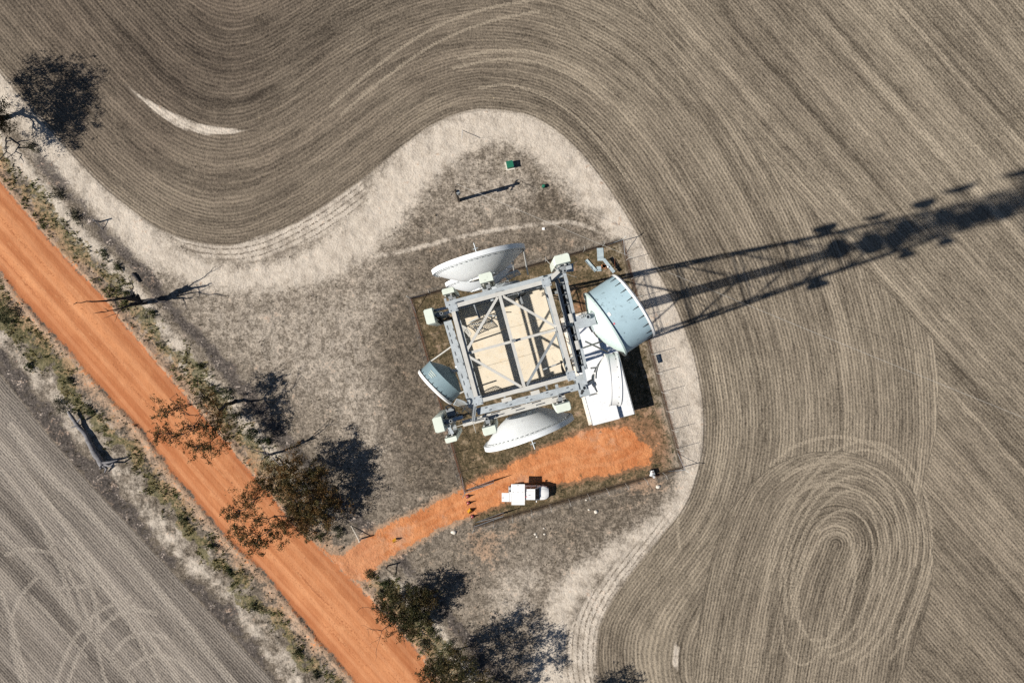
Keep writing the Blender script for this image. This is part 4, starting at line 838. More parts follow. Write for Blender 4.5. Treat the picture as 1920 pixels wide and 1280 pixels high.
# things left on the platform floor
def grid_panel(label, c, a, w, h, curve, tilt, loc_h, mat='galv'):
    """open parabolic grid reflector: curved bars in a frame"""
    t = thing('grid_antenna', label, 'antenna', c, 'grid antennas on the mast')
    R = Matrix.Rotation(a, 3, 'Z') @ Matrix.Rotation(tilt, 3, 'X')
    pt = lambda x, z: c + R @ Vector((x, curve * ((2 * x / w) ** 2 + (2 * z / h) ** 2), z))
    for k in range(15):
        z = -h / 2 + h * k / 14; m = MB(); m.path([pt(-w / 2 + w * i / 8, z) for i in range(9)], [0.016 if k in (0, 14) else 0.009] * 9, 5); m.build('bar', M[mat], t)
    for x in (-w / 2, 0, w / 2): m = MB(); m.path([pt(x, -h / 2 + h * i / 6) for i in range(7)], [0.018] * 7, 5); m.build('rib', M[mat], t)
    m = MB(); m.tube(pt(0, 0), c + R @ Vector((0, h * 0.55, 0)), 0.02); m.build('feed', M['galv_warm'], t)
    return t
grid_panel('rusty grid panel lying on the tan platform floor', C1(385, 625, 59.25), TA + 2.2, 0.5, 0.6, 0.05, 0.25, 0, 'galv_warm')
t = thing('steel_scaffold', 'small bent steel tube frame lying in the platform corner', 'frame', C1(455, 570, FLOOR))
for (x0, y0, x1, y1, h0, h1) in ((400, 590, 490, 540, 58.75, 59.3), (490, 540, 520, 590, 59.3, 58.75), (430, 610, 470, 650, 58.75, 59.0), (410, 600, 500, 590, 59.0, 59.0), (505, 545, 505, 600, 58.75, 59.2), (545, 535, 545, 590, 58.75, 59.2), (505, 545, 575, 545, 59.2, 59.2)):
    m = MB(); m.tube(C1(x0, y0, h0), C1(x1, y1, h1), 0.018, n=6); m.build('tube', M['galv'], t)

# ------------------------------------------------------------------ dishes and panels on the mast
def dish(label, c, ang, dia, depth, drum, backr, mats, feed=0.0, clips=0, mount=None, struts=(), pipe_h=1.6, radome=True, name='dish_antenna', bolts=0, rim=0.06, cap='flat'):
    """c: centre of the rim plane (start of the drum); ang: facing direction in the ground plane"""
    ax = Vector((math.cos(ang), math.sin(ang), 0)); sd = Vector((-ax.y, ax.x, 0)); R = dia / 2
    t = thing(name, label, 'antenna', c, 'dish antennas on the mast')
    m = MB(); prof = []
    for i in range(9):
        f = i / 8; prof.append((backr + (R - backr) * f, -depth * (1 - f ** 1.35)))
    m.lathe(c, ax, [(0.001, -depth - 0.03), (backr * 0.98, -depth - 0.03)] + prof, 56); m.build('reflector', mats[0], t, 25)
    m = MB(); m.lathe(c, ax, [(R + rim, -0.03), (R + rim, 0.03), (R - 0.01, 0.03), (R - 0.01, -0.03), (R + rim, -0.03)], 56); m.build('rim', mats[1], t, 30)
    if drum > 0:
        m = MB(); m.lathe(c, ax, [(R + 0.012, 0.031), (R + 0.012, drum)], 56); sh = m.build('shroud', mats[2], t, 30)
        m = MB(); m.lathe(c, ax, [(R + 0.05, drum - 0.07), (R + 0.06, drum), (R + 0.02, drum + 0.05), (R - 0.05, drum + 0.052), (0.001, drum + 0.12)], 56); m.build('radome', mats[3], t, 30)
    else:
        m = MB(); m.lathe(c, ax, [(R + rim, 0.031), (R + rim + 0.01, 0.15), (R - 0.02, 0.16), (R - 0.03, 0.02)] + [(R * f, 0.02 - depth * 0.85 * (1 - f ** 1.6)) for f in (0.8, 0.6, 0.4, 0.2, 0.02)], 56); m.build('front_lip', mats[3], t, 25)
    if feed > 0:
        m = MB(); m.tube(c - ax * depth * 0.8, c + ax * feed, 0.025, 0.02); m.tube(c + ax * feed * 0.7 - sd * 0.10, c + ax * feed * 0.7 + sd * 0.10, 0.02); m.build('feed_boom', M['galv'], t)
    _, x, y = MB().frame(c, c + ax)
    for k in range(clips):
        a = 2 * math.pi * (k + 0.35) / clips; rr = x * math.cos(a) + y * math.sin(a)
        m = MB(); m.tube(c + ax * (drum - 0.05) + rr * (R + 0.03), c + ax * (drum - 0.30 * min(1, drum)) + rr * (R + 0.03), 0.022, 0.006, 5); m.build('spring_clip', M['black'], t)
    for k in range(bolts):
        a = 2 * math.pi * (k + 0.5) / bolts; rr = x * math.cos(a) + y * math.sin(a); f = 0.93
        m = MB(); m.box(c - ax * 0.075 + rr * (R - 0.03), rr * 0.012, ax * 0.014, rr.cross(ax) * 0.03); m.build('bolt_tab', M['galv_dark'], t)
    for k in range(12 if bolts else 0):
        a = 2 * math.pi * (k + 0.5) / 12; rr = x * math.cos(a) + y * math.sin(a)
        m = MB(); m.box(c - ax * (depth - 0.02) + rr * (backr + 0.03), rr * 0.035, ax * 0.03, rr.cross(ax) * 0.03); m.build('bolt_tab', M['galv'], t)
    if mount is not None:
        p = Vector(mount); m = MB(); m.pipe((p.x, p.y, p.z - pipe_h), p, 0.075); m.build('mount_pipe', M['galv'], t, 30)
        bk = c - ax * (depth + 0.03)
        for dz in (-0.25, 0.25):
            q = Vector((p.x, p.y, bk.z + dz)); m = MB(); m.beam(q, bk + Vector((0, 0, dz)), 0.10, 0.08); m.build('mount_arm', M['galv'], t)
        m = MB(); m.lathe(bk, ax, [(0.001, -0.02), (backr * 0.8, -0.02), (backr * 0.8, 0.02)], 20); m.build('hub_plate', M['galv_warm'], t)
    for p, q in struts:
        m = MB(); m.tube(p, q, 0.028, n=8); m.build('strut', M['galv_warm'], t)
    return t
D3 = (M['dish'], M['dish'], M['dish'], M['dish'])
cN = L(-0.43, 3.30, 57.0); aN = TA + math.pi / 2 + 0.02
dish('largest white dish at the top of the picture side of the mast', cN, aN, 3.60, 0.62, 0, 0.60, D3, feed=0.75, bolts=56, mount=L(-0.35, 2.25, 58.3), pipe_h=2.6, struts=[(L(1.33, 3.28, 57.3), C1(775, 285, 59.3)), (L(0.9, 3.3, 56.2), C1(690, 300, 58.2))])
dish('second white dish tucked below the largest white dish', L(-0.70, 3.35, 50.5), aN, 3.2, 0.55, 0, 0.55, D3, feed=0.6, bolts=40, mount=L(-0.6, 2.2, 51.6), pipe_h=2.2)
cS = L(-0.28, -3.42, 57.5); aS = TA - math.pi / 2 + 0.09
dish('white dish on the driveway side of the mast facing the ute', cS, aS, 3.45, 0.70, 0, 0.60, D3, feed=0.75, bolts=56, mount=L(0.0, -2.35, 58.6), pipe_h=2.4)
e1 = W(1134, 608, 60.0)
dE = dish('big blue grey drum antenna beside the long mast shadow', e1, math.radians(33.5), 2.45, 0.42, 1.17, 0.3, (M['shroud_back'], M['shroud_back'], M['shroud'], M['white']), clips=22, mount=W(1103, 594, 60.9), pipe_h=2.6,
          struts=[(W(1098, 640, 60.2), W(1140, 660, 59.4)), (W(1085, 655, 60.3), W(1145, 634, 59.6))], rim=0.07)
dW = dish('small dark grey drum antenna on the left side of the mast', W(835, 707, 56.5), math.radians(225), 1.74, 0.35, 0.56, 0.22, (M['darkshroud'], M['darkshroud'], M['darkshroud'], M['white']), clips=24, mount=W(866, 700, 59.0), pipe_h=3.4, struts=[(W(808, 677, 56.6), W(853, 645, 60.3)), (W(862, 737, 56.6), W(878, 730, 59.6))], rim=0.02)
dish('bright white drum antenna hanging above the white shed roof', W(1138, 712, 60.2), math.radians(4), 1.74, 0.46, 0.36, 0.22, (M['white'],) * 4, clips=16, mount=W(1096, 727, 60.9), pipe_h=3.0, struts=[(W(1108, 690, 60.4), W(1125, 688, 60.2)), (W(1105, 741, 60.4), W(1124, 736, 60.2))], rim=0.03)
mpart('mount_bracket', 'galv', lambda m: m.cbox(W(1099, 601, 60.75), 0.62, 0.42, 0.03, TA))
mpart('mount_bracket', 'galv', lambda m: m.cbox(W(1093, 726, 60.7), 0.36, 0.62, 0.03, TA))
for k in range(4): mpart('u_bolt', 'galv_warm', lambda m: m.path([W(1090 + 3.4 * k, 596 - k, 60.78), W(1089 + 3.4 * k, 592 - k, 60.9), W(1091 + 3.4 * k, 588 - k, 60.78)], [0.014] * 3, 6))
for k in range(2): mpart('mount_bracket', 'black', lambda m: m.tube(W(1092 - 1.5 * k, 733 + 4 * k, 60.71), W(1092 - 1.5 * k, 733 + 4 * k, 60.73), 0.05 - 0.01 * k, n=12))
# lower dishes: hardly seen from above but they shape the long shadow; last three added to thicken it
for lb, u, v, h, an, dia, dr in (('white dish low on the mast facing away from the sun', -3.0, 0.2, 38.5, math.pi, 2.3, 0), ('drum antenna on the driveway side low on the mast', 0.2, -3.0, 32.5, -math.pi / 2, 1.9, 0.5), ('drum antenna on the picture top side low on the mast', -0.2, 2.8, 35.2, math.pi / 2, 2.0, 0.5),
        ('dish on the picture top side halfway up the mast', 0.3, 2.75, 40.2, math.pi / 2, 2.2, 0), ('drum antenna on the picture top side two thirds up', 0.2, 2.45, 45.6, math.pi / 2, 2.0, 0.6), ('drum antenna on the driveway side halfway up the mast', 0.0, -2.45, 42.6, -math.pi / 2, 1.5, 0.4), ('small drum antenna on the driveway side two thirds up', 0.4, -2.25, 46.6, -math.pi / 2, 1.5, 0.4),
        ('dish facing the sun halfway up the mast', -2.5, -0.6, 44.0, math.pi, 1.8, 0), ('dish facing the sun two thirds up the mast', -2.3, 0.6, 49.5, math.pi, 1.8, 0), ('dish facing along the shadow low on the mast', 2.9, -0.2, 36.5, 0.0, 2.2, 0.4), ('unseen dish added under the mast head to thicken the shadow', -2.4, -0.3, 53.5, math.pi, 2.2, 0), ('unseen dish added halfway up the mast to thicken the shadow', 2.4, 0.5, 41.0, 0.0, 2.0, 0), ('unseen dish added two thirds up the mast to thicken the shadow', 2.3, -0.5, 47.2, 0.0, 1.8, 0)):
    ax = L(math.cos(an), math.sin(an), 0)
    dish(lb, L(u, v, h), an + TA, dia, 0.4, dr, 0.3, (M['galv'],) * 4 if not dr else (M['galv_dark'],) * 4, mount=L(u, v, h + 0.7) - ax * 0.75, pipe_h=1.6)
# stickers and faded lettering on the drums
ax = Vector((math.cos(math.radians(33.5)), math.sin(math.radians(33.5)), 0)); sd = Vector((-ax.y, ax.x, 0))
def sticker(par, c0, axd, R, along, deg, w, h, mat):
    d, x, y = MB().frame(c0, c0 + axd); s = 1 if y.z > 0 else -1; a = math.radians(deg)
    rr = (x * math.sin(a) + y * s * math.cos(a)).normalized(); tt = rr.cross(axd).normalized(); c = c0 + axd * along + rr * (R + 0.018)
    m = MB(); m.box(c, axd * h / 2, tt * w / 2, rr * 0.002); m.build('sticker', mat, par)
sticker(dE, e1, ax, 1.225, 0.16, -12, 0.13, 0.09, M['white']); sticker(dE, e1, ax, 1.225, 0.12, 4, 0.06, 0.05, M['pink'])
axw = Vector((math.cos(math.radians(225)), math.sin(math.radians(225)), 0)); cw = W(835, 707, 56.5)
for k in range(3): sticker(dW, cw, axw, 0.87, 0.14 + 0.075 * k, 28, 0.34 - 0.05 * k, 0.022, M['cream'])

def panel(label, px, py, top, along, w=0.46, d=0.30, ln=2.5, mat='cream'):
    """px,py: centre of the top face as photographed; along: direction of its long edge in the mast's frame (0 = u, 1 = v)"""
    c = W(px, py, top); t = thing('panel_antenna', label, 'antenna', (c.x, c.y, top - ln), 'sector panel antennas round the mast head')
    out = Vector((c.x, c.y, 0)); ua = L(1, 0); va = L(0, 1)
    if along == 0: X_, Y_ = ua, va * (1 if out.dot(va) > 0 else -1)
    else: X_, Y_ = va, ua * (1 if out.dot(ua) > 0 else -1)
    def ring(z, s): return [c + X_ * (x * s) + Y_ * (y * s) + Vector((0, 0, z)) for x, y in ((-w / 2, -d / 2), (w / 2, -d / 2), (w / 2, d * 0.3), (w * 0.42, d / 2), (-w * 0.42, d / 2), (-w / 2, d * 0.3))]
    m = MB(); vs = ring(-ln, 0.94) + ring(-ln + 0.04, 1) + ring(-0.035, 1) + ring(0, 0.93); n = 6; fs = [tuple(range(5, -1, -1)), tuple(range(18, 24))]
    for i in range(3):
        for k in range(n): fs.append((i * n + k, i * n + (k + 1) % n, (i + 1) * n + (k + 1) % n, (i + 1) * n + k))
    m.add(vs, fs); m.build('housing', M[mat], t, 30)
    bk = c - Y_ * (d / 2 + 0.24); m = MB(); m.pipe(bk + Vector((0, 0, -ln - 0.3)), bk + Vector((0, 0, -0.12)), 0.055); m.build('mount_pipe', M['galv_dark'], t, 30)
    for dz in (-0.35, -ln + 0.4):
        m = MB(); m.beam(bk + Vector((0, 0, dz)), c - Y_ * (d / 2 - 0.01) + Vector((0, 0, dz)), 0.14, 0.10); m.build('bracket', M['galv_dark'], t)
    for k in range(4):
        q = c - Y_ * (d / 2 + 0.04) + X_ * (-0.15 + 0.1 * k) + Vector((0, 0, -0.35 - 0.1 * (k % 2))); m = MB(); m.tube(q + Vector((0, 0, 0.15)), q - Vector((0, 0, 0.9)), 0.016, n=6); m.tube(q + Vector((0, 0, 0.15)), q + Vector((0, 0, 0.22)), 0.026, n=8); m.build('connector', M['black' if k % 2 else 'galv_warm'], t)
    m = MB(); e = c - Y_ * (d / 2 + 0.62); m.beam(bk + Vector((0, 0, -0.55)), e + Vector((0, 0, -0.55)), 0.10, 0.08); m.build('arm', M['galv'], t)
panel('pale panel antenna on the corner nearest the scrap metal', 1054, 485, 61.6, 0, 0.52, 0.30)
panel('smallest pale panel antenna left of the largest dish', 840, 545, 60.4, 0, 0.42, 0.20)
panel('pale panel antenna sticking out at the left corner', 805, 593, 61.2, 1, 0.52, 0.30)
panel('pale panel antenna in front of the middle of the largest dish', 911, 520, 60.9, 0, 0.47, 0.32)
panel('pale panel antenna farthest down on the lower left corner', 822, 796, 61.5, 1, 0.52, 0.32)
panel('white topped panel antenna hanging below the lower left corner', 846, 824, 60.2, 0, 0.42, 0.18)
panel('pale panel antenna left of the driveway side dish', 918, 807, 61.0, 0, 0.46, 0.28)
panel('pale panel antenna over the right end of the driveway side dish', 1056, 764, 61.2, 0, 0.52, 0.28)
grid_panel('curved grid antenna between the largest dish and the corner panel', W(947, 517, 59.2), TA + 0.35 + math.pi, 0.95, 0.55, 0.10, -0.4, 0, 'galv')
grid_panel('grey grid antenna at the lower left inside corner', W(876, 758, 59.6), TA + 2.3, 0.80, 0.6, 0.08, 0.5, 0, 'galv')

# ------------------------------------------------------------------ equipment shed
sh = thing('equipment_shed', 'long white metal equipment shed partly under the mast antennas', 'shed', L(8.8, -5.3, 0))
U0, U1, U2, V0, V1 = 6.40, 9.50, 11.27, -11.55, 0.9
m = MB(); c = L((U0 + U2) / 2, (V0 + V1) / 2, 1.25); m.cbox(c, U2 - U0 - 0.2, V1 - V0 - 0.2, 2.5, TA); m.build('wall', M['white'], sh)
m = MB(); m.cbox(L((U0 + U2) / 2, (V0 + V1) / 2, 0.03), U2 - U0 + 0.5, V1 - V0 + 0.5, 0.12, TA); m.build('slab', M['rock'], sh)
def ribbed(u0, u1, z0, z1, name, mat):
    m = MB(); n = 120; vs = []; fs = []
    for i in range(n + 1):
        v = V0 + (V1 - V0) * i / n; dz = 0.016 if i % 4 == 0 else 0.0
        vs += [L(u0, v, z0 + dz), L(u1, v, z1 + dz)]
    for i in range(n): fs.append((2 * i, 2 * i + 1, 2 * i + 3, 2 * i + 2))
    b0 = len(vs); vs += [L(u0, V0, z0 - 0.09), L(u1, V0, z1 - 0.09), L(u1, V1, z1 - 0.09), L(u0, V1, z0 - 0.09)]
    fs += [(b0, b0 + 3, b0 + 2, b0 + 1), (b0, b0 + 1, 1, 0), (b0 + 1, b0 + 2, 2 * n + 1, 1), (b0 + 2, b0 + 3, 2 * n, 2 * n + 1), (b0 + 3, b0, 0, 2 * n)]
    m.add(vs, fs); return m.build(name, mat, sh)
ribbed(U0, U1, 3.02, 3.10, 'roof', M['roofsheet'])
ribbed(U1 + 0.004, U2, 2.62, 2.58, 'roof', M['roofsheet'])
m = MB(); m.cbox(L((U0 + U1) / 2, (V0 + V1) / 2, 2.75), U1 - U0 - 0.15, V1 - V0 - 0.15, 0.35, TA); m.build('fascia', M['white'], sh)
m = MB(); m.beam(L(U2 + 0.06, V0, 2.5), L(U2 + 0.06, V1, 2.5), 0.11, 0.10); m.build('gutter', M['galv_dark'], sh)
m = MB(); m.beam(L(U0 - 0.05, V0, 2.93), L(U0 - 0.05, V1, 2.93), 0.06, 0.12); m.build('gutter', M['galv_dark'], sh)
m = MB(); m.cbox(L(U2 - 0.08, -8.0, 1.1), 0.05, 0.9, 2.0, TA); dr = m.build('door', M['galv'], sh)
m = MB(); m.cbox(L(U2 - 0.04, -8.3, 1.1), 0.03, 0.06, 0.15, TA); m.build('handle', M['black'], dr)
# cable bridge from mast to shed
t = thing('cable_bridge', 'galvanised cable bridge running from the mast base to the shed', 'bridge', L(3.5, -0.2, 0))
for s in (-0.35, 0.35): m = MB(); m.beam(L(0.7, s - 0.2, 2.7), L(6.38, s - 0.2, 2.7), 0.05, 0.1); m.build('rail', M['galv'], t)
for k in range(10): m = MB(); m.beam(L(0.9 + 0.58 * k, -0.55, 2.7), L(0.9 + 0.58 * k, 0.15, 2.7), 0.04, 0.04); m.build('rung', M['galv'], t)
m = MB(); m.beam(L(5.0, -0.2, 0), L(5.0, -0.2, 2.65), 0.08, 0.08, L(1, 0, 0)); m.build('post', M['galv'], t)

# ------------------------------------------------------------------ security fence
FH = 1.95
def fence(label, a, b, outward, gap=37.0, struts=(True, True), jog=0):
    pa, pb = W(*a), W(*b); n = max(2, round((pb - pa).length * 16 / gap)); t = thing('chain_link_fence', label, 'fence', pa)
    o = Vector((outward[0], -outward[1], 0)).normalized(); d = (pb - pa).normalized(); ln = (pb - pa).length
    for i in range(n + 1):
        p = pa.lerp(pb, i / n); ends = i in (0, n); m = MB(); r = 0.045 if ends else 0.028
        m.tube(p - Vector((0, 0, 0.3)), p + Vector((0, 0, FH)), r, n=8)
        oo = (o - d * (1 if i == 0 else -1) * 0.9).normalized() if ends else o
        m.tube(p + Vector((0, 0, FH - 0.01)), p + Vector((0, 0, FH + 0.32)) + oo * 0.34, r * 0.8, n=8); m.build('post', M['galv_warm'], t)
        if ends:
            s = 1 if i == 0 else -1
            m = MB(); m.tube(p + Vector((0, 0, FH - 0.25)), p + d * s * 1.7, 0.028, n=8); m.build('brace', M['galv'], t)
    for k in range(3):
        q = o * (0.11 * (k + 1)) + Vector((0, 0, FH + 0.10 * (k + 1))); m = MB(); m.tube(pa + q, pb + q, 0.004, n=4); m.build('barbed_wire', M['galv_dark'], t)
    for z in (0.08, FH - 0.05): m = MB(); m.tube(pa + Vector((0, 0, z)), pb + Vector((0, 0, z)), 0.006, n=4); m.build('tie_wire', M['galv_dark'], t)
    # woven diagonal wires, each a thin three-sided rod
    st = 0.11; hh = FH - 0.1; V = []; cnt = int((ln + hh) / st); up_ = Vector((0, 0, 1)); r = 0.0022
    for s in (1, -1):
        for k in range(cnt):
            x0 = -hh + k * st if s > 0 else k * st; x1 = x0 + hh * s
            lo, hi = sorted((x0, x1)); A_, B_ = max(0, lo), min(ln, hi)
            if B_ - A_ < 0.02: continue
            zf = lambda x: 0.05 + (x - x0) * s
            P_, Q_ = pa + d * A_ + up_ * zf(A_), pa + d * B_ + up_ * zf(B_); w = o * 0.006 * s
            nn = Vector((-d.x * 0.7, -d.y * 0.7, 0.7 * s))
            for e in (P_, Q_):
                for kk in (0, 2.094, 4.189): V.append(tuple(e + w + (o * math.cos(kk) + nn * math.sin(kk)) * r))
    V = np.array(V); b_ = np.arange(0, len(V), 6)[:, None]
    Fq = np.concatenate([b_ + np.array([i, (i + 1) % 3, 3 + (i + 1) % 3, 3 + i]) for i in range(3)])
    mesh_np('wire_mesh', V, Fq, M['rust'], t, 'stuff')
fence('chain link fence along the upper side of the mast compound', (772, 560), (1165, 452), (-0.266, -0.964))
fence('chain link fence along the sandy track right of the shed', (1165, 452), (1278, 876), (0.964, -0.266))
fence('chain link fence along the driveway below the ute', (1278, 876), (890, 985), (0.266, 0.964))
fence('chain link fence down the left side of the mast compound', (772, 560), (873, 920), (-0.964, 0.266))
def gate(label, a, b):
    pa, pb = W(*a), W(*b); t = thing('compound_gate', label, 'gate', pa, 'gate leaves of the mast compound'); z = Vector((0, 0, 1))
    for p, q in ((pa + z * .1, pa + z * 1.9), (pb + z * .1, pb + z * 1.9), (pa + z * .1, pb + z * .1), (pa + z * 1.9, pb + z * 1.9), (pa + z * .1, pb + z * 1.9)):
        m = MB(); m.tube(p, q, 0.03, n=8); m.build('frame_tube', M['galv_dark'], t)
    m = MB(); d = (pb - pa)
    for k in range(40):
        f = k / 40; m.tube(pa + d * f + z * 0.1, pa + d * min(1, f + 0.5) + z * (0.1 + 1.8 * min(1, (1 - f) / 0.5)), 0.0025, n=3, caps=False)
        m.tube(pa + d * f + z * 1.9, pa + d * min(1, f + 0.5) + z * (1.9 - 1.8 * min(1, (1 - f) / 0.5)), 0.0025, n=3, caps=False)
    o = m.build('wire_mesh', M['rust'], t); o['kind'] = 'stuff'
gate('open gate leaf swung in above the traffic cones', (874, 918), (926, 899))
gate('open gate leaf folded along the fence below the cones', (891, 979), (944, 960))

# ------------------------------------------------------------------ white ute with canopy
ut = thing('utility_truck', 'white utility truck with canopy doors raised on the orange pad', 'truck', G(985, 926))
gz = float(zg(985, 926))
def X_(px): return (px - 960) / 16.0 * 0.98
def Y_(py): return (640 - py) / 16.0 * 0.98
def ubox(name, x0, x1, y0, y1, z0, z1, mat, par=None, inset=(0, 0, 0, 0)):
    m = MB(); a, b, c_, d_ = inset
    m.hexa([(X_(x0), Y_(y1), gz + z0), (X_(x1), Y_(y1), gz + z0), (X_(x1), Y_(y0), gz + z0), (X_(x0), Y_(y0), gz + z0),
            (X_(x0) + a, Y_(y1) + c_, gz + z1), (X_(x1) - b, Y_(y1) + c_, gz + z1), (X_(x1) - b, Y_(y0) - d_, gz + z1), (X_(x0) + a, Y_(y0) - d_, gz + z1)])
    o = m.build(name, mat, par or ut)
    bv = o.modifiers.new('b', 'BEVEL'); bv.width = 0.02; bv.segments = 2; bv.limit_method = 'ANGLE'; return o
yA, yB = 913.5, 939.5                        # the truck's two sides on the ground plan
m = MB(); prof = [(953, .45), (1030, .45)]
# bonnet and cab sides as a shaped loft along the length: (px, half width, belt height)
secs = [(984, 0.80, 1.05), (1004, 0.80, 1.05), (1012, 0.80, 1.04), (1020, 0.78, 1.0), (1026, 0.70, 0.93), (1029.5, 0.50, 0.85)]
vs = []; yc = Y_((yA + yB) / 2)
for px, hw, z in secs: vs += [(X_(px), yc - hw, gz + .38), (X_(px), yc - hw, gz + z - .10), (X_(px), yc - hw + .10, gz + z), (X_(px), yc, gz + z + .05), (X_(px), yc + hw - .10, gz + z), (X_(px), yc + hw, gz + z - .10), (X_(px), yc + hw, gz + .38)]
fs = [];  n = 7
for i in range(len(secs) - 1):
    for k in range(n): fs.append((i * n + k, (i + 1) * n + k, (i + 1) * n + (k + 1) % n, i * n + (k + 1) % n))
fs += [tuple(range(n)), tuple(range((len(secs) - 1) * n + n - 1, (len(secs) - 1) * n - 1, -1))]
m.add(vs, fs); m.build('body', M['white'], ut, 40)
# cabin with roof and glass
z0, z1 = gz + 1.03, gz + 1.68; xa, xb, xr0, xr1 = X_(985), X_(1012.5), X_(986), X_(1003); hw, hr = 0.78, 0.60
m = MB(); m.hexa([(xa, yc - hw, z0), (xb, yc - hw, z0), (xb, yc + hw, z0), (xa, yc + hw, z0), (xr0, yc - hr, z1), (xr1, yc - hr, z1), (xr1, yc + hr, z1), (xr0, yc + hr, z1)]); m.build('cabin', M['white'], ut)
m = MB(); m.box(((xr0 + xr1) / 2, yc, z1 + .02), ((xr1 - xr0) / 2 + .02, 0, 0), (0, hr + .02, 0), (0, 0, .022)); o = m.build('roof', M['white'], ut)
def quad_off(name, pts_, nrm, mat):
    m = MB(); q = [Vector(p) for p in pts_]; nv = Vector(nrm).normalized() * 0.012; m.hexa([p for p in q] + [p + nv for p in q]); return m.build(name, mat, ut)
L4 = lambda A_, B_, t: Vector(A_).lerp(Vector(B_), t)
fl0, fl1, fr0, fr1 = Vector((xb, yc - hw, z0)), Vector((xr1, yc - hr, z1)), Vector((xb, yc + hw, z0)), Vector((xr1, yc + hr, z1))
quad_off('windscreen', [L4(L4(fl0, fl1, .06), L4(fr0, fr1, .06), .06), L4(L4(fl0, fl1, .06), L4(fr0, fr1, .06), .94), L4(L4(fl0, fl1, .95), L4(fr0, fr1, .95), .95), L4(L4(fl0, fl1, .95), L4(fr0, fr1, .95), .05)], (0.7, 0, 0.6), M['glass'])
for s in (1, -1):
    a0, a1, b0, b1 = Vector((xa, yc + s * hw, z0)), Vector((xr0, yc + s * hr, z1)), Vector((xb, yc + s * hw, z0)), Vector((xr1, yc + s * hr, z1))
    for f0_, f1_ in ((.06, .42), (.48, .90)):
        quad_off('side_window', [L4(L4(a0, b0, f0_), L4(a1, b1, f0_), .12), L4(L4(a0, b0, f1_), L4(a1, b1, f1_), .12), L4(L4(a0, b0, f1_), L4(a1, b1, f1_), .88), L4(L4(a0, b0, f0_), L4(a1, b1, f0_), .88)], (0, s, .3), M['glass'])
    m = MB(); m.box((X_(1006), yc + s * 0.92, gz + 1.12), (.05, 0, 0), (0, .09, 0), (0, 0, .08)); m.build('side_mirror', M['white' if s < 0 else 'black'], ut)
    m = MB(); m.box((X_(1027.2), yc + s * 0.55, gz + .80), (.08, -s * .05, 0), (0.03, .12, 0), (0, 0, .06)); m.build('headlight', M['glass'], ut)
    for px in (963, 1019):
        m = MB(); c = Vector((X_(px), yc + s * 0.72, gz + .36)); m.lathe(c - Vector((0, .11, 0)), (0, 1, 0), [(.001, 0), (.34, 0), (.36, .03), (.36, .19), (.34, .22), (.001, .22)], 20); w_ = m.build('wheel', M['black'], ut, 40)
        m = MB(); m.lathe(c + Vector((0, s * .10, 0)), (0, s, 0), [(.20, 0), (.20, .02), (.001, .03)], 14); m.build('rim', M['galv'], w_)
ubox('tray', 953.5, 984.2, yA + 0.4, yB - 0.4, 0.62, 0.80, M['galv_dark'])
ubox('canopy', 955, 984, 921.5, 939.8, 0.804, 1.86, M['white'])
ubox('toolbox', 954, 961, 914.5, 921.3, 0.804, 1.25, M['galv'])
ubox('shelf', 961.2, 983.5, 914.5, 921.3, 0.804, 0.86, M['galv_dark'])
d1 = ubox('canopy_door', 958.5, 984, 906.6, 922.2, 1.89, 1.93, M['white'])
m = MB(); m.box((X_(971), Y_(909), gz + 1.945), (.05, 0, 0), (0, .04, 0), (0, 0, .012)); m.build('handle', M['black'], d1)
m = MB(); m.hexa([(X_(959), Y_(947.2), gz + 1.42), (X_(984), Y_(947.2), gz + 1.42), (X_(984), Y_(940), gz + 1.80), (X_(959), Y_(940), gz + 1.80), (X_(959), Y_(947.2), gz + 1.45), (X_(984), Y_(947.2), gz + 1.45), (X_(984), Y_(940), gz + 1.835), (X_(959), Y_(940), gz + 1.835)]); m.build('canopy_door', M['white'], ut)
d2 = ubox('rear_door', 941, 954.8, 923, 939.5, 1.86, 1.90, M['white'])
m = MB(); m.box((X_(943), Y_(932), gz + 1.915), (.05, 0, 0), (0, .05, 0), (0, 0, .012)); m.build('handle', M['black'], d2)
for a_, b_ in (((961, 908, 1.88), (962, 922, 1.45)), ((982, 908, 1.88), (982, 922, 1.45)), ((943, 924, 1.85), (956, 922.5, 1.4))):
    m = MB(); m.tube((X_(a_[0]), Y_(a_[1]), gz + a_[2]), (X_(b_[0]), Y_(b_[1]), gz + b_[2]), 0.012, n=6); m.build('gas_strut', M['black'], ut)
m = MB(); m.tube((X_(985), Y_(930), gz + 1.70), (X_(985), Y_(930), gz + 2.1), .012, n=6); m.tube((X_(985), Y_(930), gz + 2.1), (X_(988), Y_(929), gz + 2.15), .03, n=6); m.build('aerial', M['redplastic'], ut)
for y_ in (-0.52, 0.52):
    m = MB(); m.path([(X_(1013.5), yc + y_, gz + 1.062), (X_(1019), yc + y_ * 0.95, gz + 1.035), (X_(1025), yc + y_ * 0.8, gz + 0.965)], [0.008] * 3, 5); m.build('bonnet_seam', M['galv_dark'], ut)
for y_ in (-0.3, 0.28):
    m = MB(); m.tube((X_(1012.2), yc + y_, gz + 1.09), (X_(1007.6), yc + y_ + 0.24, gz + 1.36), 0.010, n=5); m.build('wiper', M['black'], ut)
for px_ in (958.4, 984.1): m = MB(); m.box((X_(px_), Y_(931), gz + 1.866), (0.012, 0, 0), (0, 0.52, 0), (0, 0, 0.006)); m.build('canopy_seam', M['galv'], ut)
for px_ in (962, 971, 980): m = MB(); m.box((X_(px_), Y_(922.0), gz + 1.945), (0.07, 0, 0), (0, 0.025, 0), (0, 0, 0.012)); m.build('hinge', M['galv_dark'], ut)
